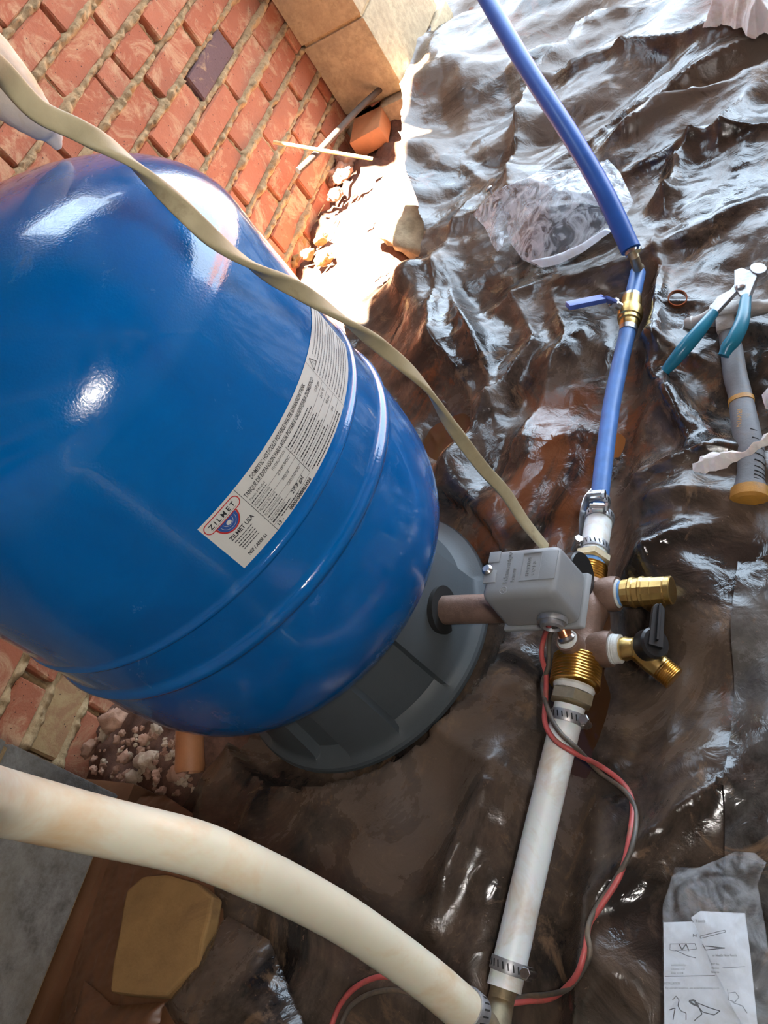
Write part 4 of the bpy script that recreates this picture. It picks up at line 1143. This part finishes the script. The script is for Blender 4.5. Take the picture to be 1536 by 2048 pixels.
oval([gp[ix], gp[ix] + (gp[ix + 1] - gp[ix]) * .4, gp[ix] + (gp[ix + 1] - gp[ix]) * .8], [rr_[ix] + .0012] * 3, 'orange_ring', MT['hammer_orange'])
e0 = gp[-1]; ed = (gp[-1] - gp[-4]).normalized()
oval([e0 - ed * .004, e0 + ed * .002, e0 + ed * .010, e0 + ed * .013], [rr_[-1] + .0006, rr_[-1] + .0012, rr_[-1] + .0008, rr_[-1] * .8], 'end_cap', MT['hammer_orange'])
# grip grooves
gr = M()
for k in range(9):
    i = 26 + k * 2
    if i + 2 < len(gp):
        p = gp[i]; s_ = ed.cross(Vector((0, 0, 1))).normalized()
        a = [p + s_ * (rr_[i] * 1.0 * math.cos(t)) + Vector((0, 0, rr_[i] * .76 * math.sin(t))) + ed * (-.006 + .004 * t) for t in (2.0, 2.4, 2.8, 3.1)]
        gr.tube(a, .0009, 6)
gr.build('grip_grooves', MT['black_rubber'], hm)
lt, lf = text_verts('IRWIN', .012); lk = .028 / width(lt); base_p = gp[ix + 3]
s_ = ed.cross(Vector((0, 0, 1))).normalized()
mm = M(); mm.add([base_p + ed * (p.x * lk) + s_ * (-p.y * .7 + .004) + Vector((0, 0, rr_[ix + 3] * .75 + .0006)) for p in lt], lf); mm.build('lettering', MT['hammer_orange'], hm, smooth=False)
# head: neck, striking face and claw
hd = M()
hn = at(1455, 668, .030); hc = at(1452, 622, .034); hA = at(1376, 652, .026); hB = at(1536, 612, .034); hB2 = at(1590, 588, .026)
slab(hd, hn, hc, .026, .022); slab(hd, at(1420, 632, .034), at(1485, 622, .034), .026, .024)
hd.build('neck', MT['hammer_head'], hm)
M().tube(spline([at(1480, 622, .036), at(1510, 616, .038), hB, hB2], 6), [.0125, .0125, .0125, .012, .012, .0115, .011, .011, .011, .0105, .010, .0095, .009, .008, .007, .006, .005, .004, .003], 16, flat=None).build('claw', MT['hammer_head'], hm)
M().lathe(at(1425, 633, .034), hA, [(0, .0120), (.35, .0095), (.7, .0095), (.75, .0118), (.95, .0118), (1, .011)], 24).build('striking_face', MT['hammer_head'], hm)

# ------------------------------------------------------------------ small things on the sheet
cr_c = on(1355, 598, .014)
rd = Vector((-.25, -.35, .9)).normalized()
o = M().lathe(cr_c - rd * .0035, cr_c + rd * .0035, [(0, .0118), (0, .0134), (1, .0134), (1, .0118), (0, .0118)], 36, cap=False).build('copper_ring', MT['copper']); tag(o, 'loose copper crimp ring lying on the plastic beside the pliers', 'ring')
s0_ = at(983, 385, .045)
scw = empty('screw', s0_, 'small dark metal screw standing beside the clear bag', 'screw')
M().lathe(s0_ + Vector((0, 0, .006)), s0_ + Vector((.002, .002, .012)), [(0, .006), (.6, .008), (1, .005)], 16).build('screw_head', MT['dull_steel'], scw)
M().cyl(s0_ + Vector((0, 0, .008)), s0_ + Vector((-.012, -.004, -.012)), .003, .002, 12).build('screw_shank', MT['steel'], scw)

def crumple(name, outline, z0, hgt, mat, par=None, seed=0, n=60, amp=.012, thick=0, floor=None, dome=1.5):
    """a film or paper patch whose outline is given by pixels on the ground"""
    P_ = [at(x, y, z0) for x, y in outline]; X_ = [p.x for p in P_]; Y_ = [p.y for p in P_]
    xs_ = np.linspace(min(X_), max(X_), n); ys_ = np.linspace(min(Y_), max(Y_), n); A, B = np.meshgrid(xs_, ys_, indexing='ij')
    ins = np.zeros(A.shape, bool); dist = np.full(A.shape, 9.0); m = len(P_)
    for i in range(m):
        xa, ya, xb, yb = X_[i], Y_[i], X_[(i + 1) % m], Y_[(i + 1) % m]
        c = ((ya > B) != (yb > B)) & (A < (xb - xa) * (B - ya) / (yb - ya + 1e-12) + xa); ins ^= c
        L2 = (xb - xa) ** 2 + (yb - ya) ** 2 + 1e-12; t = np.clip(((A - xa) * (xb - xa) + (B - ya) * (yb - ya)) / L2, 0, 1)
        dist = np.minimum(dist, np.hypot(A - xa - t * (xb - xa), B - ya - t * (yb - ya)))
    mx_ = dist[ins].max() if ins.any() else 1
    Zz = z0 + hgt * (1 - (1 - np.clip(dist / mx_, 0, 1)) ** dome) + amp * (facets(A, B, .035, seed + 3, 8) * 1.0 + .35 * fbm(A * 40, B * 40, 3, seed) + .5 * ridged(A * 22, B * 22, seed, 2) * .4)
    if floor is not None: Zz = np.maximum(Zz, floor)
    # pull the row of vertices just outside the outline onto it, so the edge is clean
    bx = A.copy(); by = B.copy(); bd = np.full(A.shape, 9.0)
    for i in range(m):
        xa, ya, xb, yb = X_[i], Y_[i], X_[(i + 1) % m], Y_[(i + 1) % m]
        L2 = (xb - xa) ** 2 + (yb - ya) ** 2 + 1e-12; t = np.clip(((A - xa) * (xb - xa) + (B - ya) * (yb - ya)) / L2, 0, 1)
        qx = xa + t * (xb - xa); qy = ya + t * (yb - ya); dd = np.hypot(A - qx, B - qy); u = dd < bd
        bx = np.where(u, qx, bx); by = np.where(u, qy, by); bd = np.where(u, dd, bd)
    cell = max(xs_[1] - xs_[0], ys_[1] - ys_[0]) * 1.05
    ring_ = (~ins) & (bd < cell)
    Zz = np.where(ring_, z0 + (Zz - z0) * 0.6, Zz)
    return grid_mesh(name, xs_, ys_, Zz, ins | ring_, mat, par, np.where(ring_, bx - A, 0), np.where(ring_, by - B, 0))
bag_o = [(945, 430), (975, 405), (1010, 385), (1040, 372), (1075, 358), (1095, 340), (1150, 342), (1190, 335), (1215, 318), (1240, 345), (1268, 405), (1250, 435), (1215, 470), (1170, 500), (1120, 528), (1080, 536), (1045, 520), (1020, 485), (1012, 465), (1005, 492), (995, 505), (985, 490), (970, 455)]
bag = empty('clear_bag', at(1110, 440, .03), 'crumpled clear plastic bag holding black parts, under the long blue pipe', 'bag')
o = crumple('bag_film', bag_o, .055, .062, MT['clear'], bag, 2, 110, .006)
o = crumple('bag_bottom', bag_o, .038, .004, MT['clear_thin'], bag, 3, 50, .003)
blk = crumple('black_parts', [(1035, 470), (1065, 425), (1110, 405), (1165, 400), (1215, 405), (1235, 425), (1195, 465), (1140, 500), (1090, 515), (1050, 505)], .050, .045, MT['black_rubber'], None, 7, 70, .005)
tag(blk, 'lumpy black rubber parts packed inside the clear bag', 'rubber parts')
o = crumple('bag_hem', [(1060, 522), (1110, 512), (1160, 490), (1215, 455), (1225, 462), (1170, 503), (1120, 528), (1085, 536)], .075, .008, MT['paper'], bag, 9, 50, .003); o['label'] = 'whitish folded hem of the bag'

# instruction sheet in a clear pouch
cz = .060
card = empty('instruction_sheet', at(1410, 1950, cz), 'printed white instruction sheet with tool drawings in a clear pouch', 'paper')
def card_grid(name, outline, z, seed, mat):
    return crumple(name, outline, z, .002, mat, card, seed, 110, .0012)
lowc = [(1327, 1845), (1385, 1843), (1430, 1885), (1480, 1960), (1500, 2010), (1510, 2100), (1330, 2100), (1328, 1950)]
topc = [(1382, 1835), (1400, 1822), (1490, 1826), (1500, 1900), (1510, 2000), (1520, 2100), (1490, 2060), (1462, 2010), (1440, 1962), (1435, 1955), (1405, 1885)]
card_grid('paper', lowc, cz, 3, MT['paper'])
card_grid('torn_flap', topc, cz + .006, 4, MT['paper'])
pouch = crumple('pouch', [(1325, 1810), (1340, 1768), (1350, 1735), (1400, 1735), (1440, 1718), (1470, 1703), (1510, 1706), (1533, 1725), (1515, 1768), (1530, 1850), (1545, 1960), (1550, 2100), (1328, 2100)], cz + .017, .006, MT['clear_thin'], card, 6, 90, .004)
pk = M()
def cpt(u, v, h=.0075):
    """sheet coordinates: u right, v down, in pixels of the photograph, lifted off the paper"""
    p = at(u, v, cz + h); return p
class Card(L_):
    pass
cp = Card(lambda v: cpt(v[0], v[1]))
def ctext(x, y, txt, size, w, h=.0125):
    v, f = text_verts(txt, size); k = w / width(v)
    pk.add([cpt(x + p.x * k, y - p.y - .03 * p.x * k * 0, h) for p in v], f)
def cline(pts, t=1.0, h=.0125):
    t = t * 1.35
    for (a, b) in zip(pts[:-1], pts[1:]):
        dx, dy = b[0] - a[0], b[1] - a[1]; L = math.hypot(dx, dy) + 1e-9; nx, ny = -dy / L * t / 2, dx / L * t / 2
        pk.add([cpt(a[0] + nx, a[1] + ny, h), cpt(b[0] + nx, b[1] + ny, h), cpt(b[0] - nx, b[1] - ny, h), cpt(a[0] - nx, a[1] - ny, h)], [(0, 1, 2, 3)])
ctext(1384, 1845, 's Tools', 9, 26); ctext(1385, 1874, 'N', 9, 7)
cline([(1400, 1872), (1450, 1860), (1451, 1864), (1401, 1877), (1400, 1872)], .8)
cline([(1410, 1892), (1450, 1896), (1411, 1900), (1405, 1888)], 1.2); ctext(1425, 1913, 'or Needle Nose Pencils', 7, 48)
cline([(1340, 1888), (1390, 1887), (1393, 1898), (1350, 1902), (1340, 1900), (1340, 1888)], .8); cline([(1350, 1900), (1375, 1912), (1392, 1916)], 1); cline([(1358, 1888), (1364, 1900), (1372, 1888), (1378, 1902)], 1.6)
for i, t_ in enumerate(('Available Parts For', 'Outlet 1/2', 'Size 1-1/4')): ctext(1342, 1932 + i * 8, t_, 6, 30 - 3 * i)
for i, t_ in enumerate(('MIP No', 'Outlet', 'Size')): ctext(1422, 1930 + i * 8, t_, 6, 16)
cline([(1330, 1953), (1430, 1951)], .9); cline([(1445, 1936), (1490, 1933)], .8)
ctext(1328, 1969, 'INSTALLATION', 7, 32); ctext(1330, 1978, 'For correct selection, use external plumbing tools', 6, 108)
cline([(1345, 2000), (1352, 1992), (1358, 2000), (1356, 2012), (1362, 2022), (1372, 2026), (1372, 2040)], 1.4); cline([(1338, 2020), (1350, 2016), (1346, 2040)], 1.4)
cline([(1378, 2002), (1388, 2000), (1396, 2012), (1385, 2008), (1378, 2002)], 3); cline([(1390, 2004), (1420, 2016), (1440, 2022), (1428, 2030), (1405, 2024), (1396, 2012)], 1.3); cline([(1396, 2012), (1404, 2028), (1388, 2042)], 1.6)
cline([(1455, 1978), (1457, 2000), (1470, 2004), (1478, 1994), (1470, 1984), (1458, 1986)], .8); cline([(1465, 2005), (1485, 2012), (1494, 2026)], 1.0)
pk.build('printing', MT['ink'], card, smooth=False)

def ragged(ol, seed, j=5):
    r = random.Random(seed); out = []
    for k in range(len(ol)):
        a, b = ol[k], ol[(k + 1) % len(ol)]; n = max(1, int(math.hypot(b[0] - a[0], b[1] - a[1]) / 9))
        for i in range(n): out.append((a[0] + (b[0] - a[0]) * i / n + r.uniform(-j, j), a[1] + (b[1] - a[1]) * i / n + r.uniform(-j, j)))
    return out
# pink insulation fluff, top right of the sheet
fl_ = crumple('insulation_tuft', ragged([(1408, 55), (1425, 30), (1450, 5), (1480, -20), (1570, -25), (1570, 75), (1536, 72), (1500, 78), (1480, 58), (1450, 52)], 1, 4), .05, .07, MT['fluff'], None, 5, 130, .012)
tag(fl_, 'tuft of dirty pinkish white insulation at the far end of the sheet', 'insulation')
fl_ = crumple('insulation_wisp', ragged([(1382, 938), (1400, 916), (1440, 905), (1478, 904), (1512, 888), (1532, 866), (1560, 855), (1560, 875), (1530, 892), (1495, 912), (1470, 924), (1440, 940), (1400, 948)], 2, 4), .060, .012, MT['fluff'], None, 8, 130, .008)
tag(fl_, 'thin wisp of pale insulation lying across the hammer handle', 'insulation')
fl_ = crumple('insulation_wisp', ragged([(1525, 790), (1560, 760), (1560, 830), (1530, 815)], 3, 3), .06, .015, MT['fluff'], None, 12, 60, .008)
tag(fl_, 'small pale insulation tuft beside the orange ring of the hammer', 'insulation')
# light plastic strip hanging in front of the bricks, top left
fm = spline([atd(-70, 95, .78), atd(0, 165, .80), atd(60, 225, .82), atd(100, 265, .84), atd(118, 298, .85)], 6)
o = M().tube(fm, [.033, .033, .032, .032, .031, .030, .029, .028, .027, .026, .024, .023, .021, .020, .018, .017, .016, .014, .012, .010, .009, .008, .006, .005, .003], 16).build('foam_strip', MT['foam'])
tag(o, 'tapered strip of pale dried foam hanging in front of the bricks', 'foam')

# ------------------------------------------------------------------ rubble at the foot of the wall
def stone(name, c, r, mat, seed, label, cat='stone', group=None, sq=(1, 1, .75)):
    bm = bmesh.new(); bmesh.ops.create_icosphere(bm, subdivisions=3, radius=1)
    rg = random.Random(seed); off = rg.uniform(0, 50)
    for w in bm.verts:
        p = w.co; nn = 0
        for fq, am in ((1.1, .40), (2.4, .26), (5.0, .16), (9.0, .08)):
            nn += am * mnoise.noise(p * fq + Vector((off, off * 1.3, off * .7)))
        w.co = Vector((p.x * sq[0], p.y * sq[1], p.z * sq[2])) * (r * (1 + nn * 1.6))
    me = bpy.data.meshes.new(name); bm.to_mesh(me); bm.free()
    o = link(name, me, mat, None); o.location = c; o.rotation_euler = (rg.uniform(-.4, .4), rg.uniform(-.4, .4), rg.uniform(0, 6))
    return tag(o, label, cat, group)
big = [(228, 1440, .020, 'stone', 'knobbly pinkish lump just under the edge of the tank, largest of the rubble'), (292, 1522, .017, 'stone_pale', 'pale angular stone in the middle of the rubble'),
       (178, 1495, .014, 'stone', 'pink stone nearest the smeared yellow brick'), (262, 1556, .011, 'stone_pale', 'small tan stone at the lower edge of the rubble'),
       (248, 1512, .011, 'stone', 'brown lump beside the pale angular stone'), (285, 1478, .009, 'stone', 'small reddish lump above the pale angular stone'),
       (310, 1458, .009, 'stone_pale', 'small buff stone near the tank edge'), (350, 1548, .012, 'stone', 'dull brown stone beside the broken clay pipe'),
       (205, 1470, .009, 'stone_pale', 'small flat stone below the largest lump')]
for i, (px, py, r, mt, lb) in enumerate(big):
    p = at(px, py, .035); stone('stone', (p.x, p.y, .030 + r * .3), r, MT[mt], 100 + i, lb)
rg = random.Random(11)
for i in range(120):
    px = rg.uniform(185, 385); py = rg.uniform(1455, 1590)
    if py > 1500 + (px - 185) * .62 + 40 or py < 1430 + (px - 185) * .25: continue
    p = at(px, py, .03); stone('small_stone', (p.x, p.y, .026 + rg.uniform(0, .008)), rg.uniform(.0022, .0068), MT[rg.choice(['stone', 'stone', 'stone_pale'])], 300 + i, 'small crumbly reddish stone among the rubble below the tank', 'stone', 'small stones in the rubble')
for i in range(14):
    px = rg.uniform(640, 700); py = rg.uniform(325, 395)
    p = at(px, py, .02); stone('clod', (p.x, p.y, .028), rg.uniform(.010, .024), MT['stone'], 500 + i, 'reddish clod of earth heaped below the tan block pier', 'clod', 'clods below the tan pier')
# mortar droppings / straw in the sunny corner
for i in range(26):
    px = rg.uniform(560, 740); py = rg.uniform(360, 560)
    p = at(px, py, .03); q = p + Vector((rg.uniform(-.05, .05), rg.uniform(-.05, .05), rg.uniform(-.005, .015)))
    p.z = q.z = 0.016
    o = M().cyl(p, q + Vector((0, 0, .002)), .0013, .001, 6).build('straw', MT['straw']); tag(o, 'dry straw stalk on the sunlit soil beside the tank', 'straw', 'straw on the sunlit soil')
for i in range(7):
    px = rg.uniform(575, 650); py = rg.uniform(470, 540)
    p = at(px, py, .03); stone('clod', (p.x, p.y, .030), rg.uniform(.012, .020), MT['ochre'], 600 + i, 'crumbly orange clod glowing in the sunlight beside the tank', 'clod', 'clods in the sunlight')
# thin bright lath and brown rod leaning in the corner
o = M().cyl(aty(546, 284, 1.22), atd(745, 318, 2.0), .0045, .0042, 10).build('lath', MT['straw']); tag(o, 'thin pale stick crossing in front of the bricks above the sunlit soil', 'stick')
o = M().tube(spline([aty(596, 342, 1.19), aty(640, 300, 1.16), atd(715, 220, 2.14), atd(770, 170, 2.2), atd(840, 110, 2.28)], 6), .008, 12).build('rod', MT['wood']); tag(o, 'dark brown root leaning from the bricks towards the sheet', 'root')

# brick rubble under the tan pier: a brick on edge and a brown block
for (px, py, sz, rz, mt, lb) in ((770, 205, (.11, .07, .06), .5, 'brick', 'loose dusty brick lying at the foot of the tan pier'), (745, 260, (.15, .09, .05), .2, 'terracotta', 'brown glazed block lying in the shade beyond the sunlit soil')):
    p = at(px, py, .03); R = Matrix.Rotation(rz, 3, 'Z')
    o = M().box((p.x, p.y, .035), sz, R, .006).build('loose_block', MT[mt]); tag(o, lb, 'block')

p = at(815, 450, .03); stone('stone', (p.x, p.y, .012), .085, MT['block_tan'], 900, 'broad flat tan stone between the sunlit soil and the sheet edge', 'stone', None, (1, .7, .32))
# broken clay pipe by the stand
cp0 = at(388, 1478, .05); cp1 = at(380, 1545, .028)
o = M().lathe(cp0 + Vector((.02, .02, 0)), cp1, [(0, .020), (.6, .021), (.9, .022), (1, .020), (1, .016), (.4, .015)], 28, cap=False).build('clay_pipe', MT['terracotta']); tag(o, 'broken piece of orange clay pipe between the rubble and the tank stand', 'pipe')

# ochre slab on brown film, bottom left
fo_ = crumple('brown_film', [(100, 2120), (150, 1900), (190, 1745), (215, 1640), (240, 1595), (330, 1590), (405, 1640), (440, 1740), (450, 1850), (470, 1980), (520, 2120)], .040, .016, MT['film_brown'], None, 21, 130, .006, dome=3)
tag(fo_, 'brown dusty plastic draped between the grey block pier and the rubble', 'plastic sheet')
sl = [(252, 1780), (285, 1752), (330, 1748), (392, 1765), (424, 1792), (416, 1840), (404, 1885), (398, 1930), (372, 1950), (330, 1992), (270, 1990), (219, 1984), (224, 1930), (238, 1860), (244, 1820)]
T0 = Matrix.Identity(4); ol_ = [at(x, y, .072) for x, y in sl]
sm = M(); sm.prism([(p.x, p.y) for p in ol_], .050, .072, T0); so = sm.build('flagstone', MT['ochre'], None, smooth=False, bevel=.004); tag(so, 'flat ochre stone slab in the brown shade under the cream pipe', 'stone')
fo_ = crumple('brown_film', [(390, 2120), (330, 2010), (385, 1945), (425, 1880), (455, 1830), (540, 1880), (640, 2120)], .052, .03, MT['film'], None, 22, 110, .006, dome=3)
tag(fo_, 'dusty black plastic fold lapping over the lower corner of the ochre slab', 'plastic sheet')
fo_ = crumple('brown_film', [(120, 2120), (170, 1960), (205, 1990), (225, 2010), (330, 2005), (300, 2120)], .060, .012, MT['film_brown'], None, 25, 80, .005, dome=3)
tag(fo_, 'small brown plastic fold below the ochre slab', 'plastic sheet')
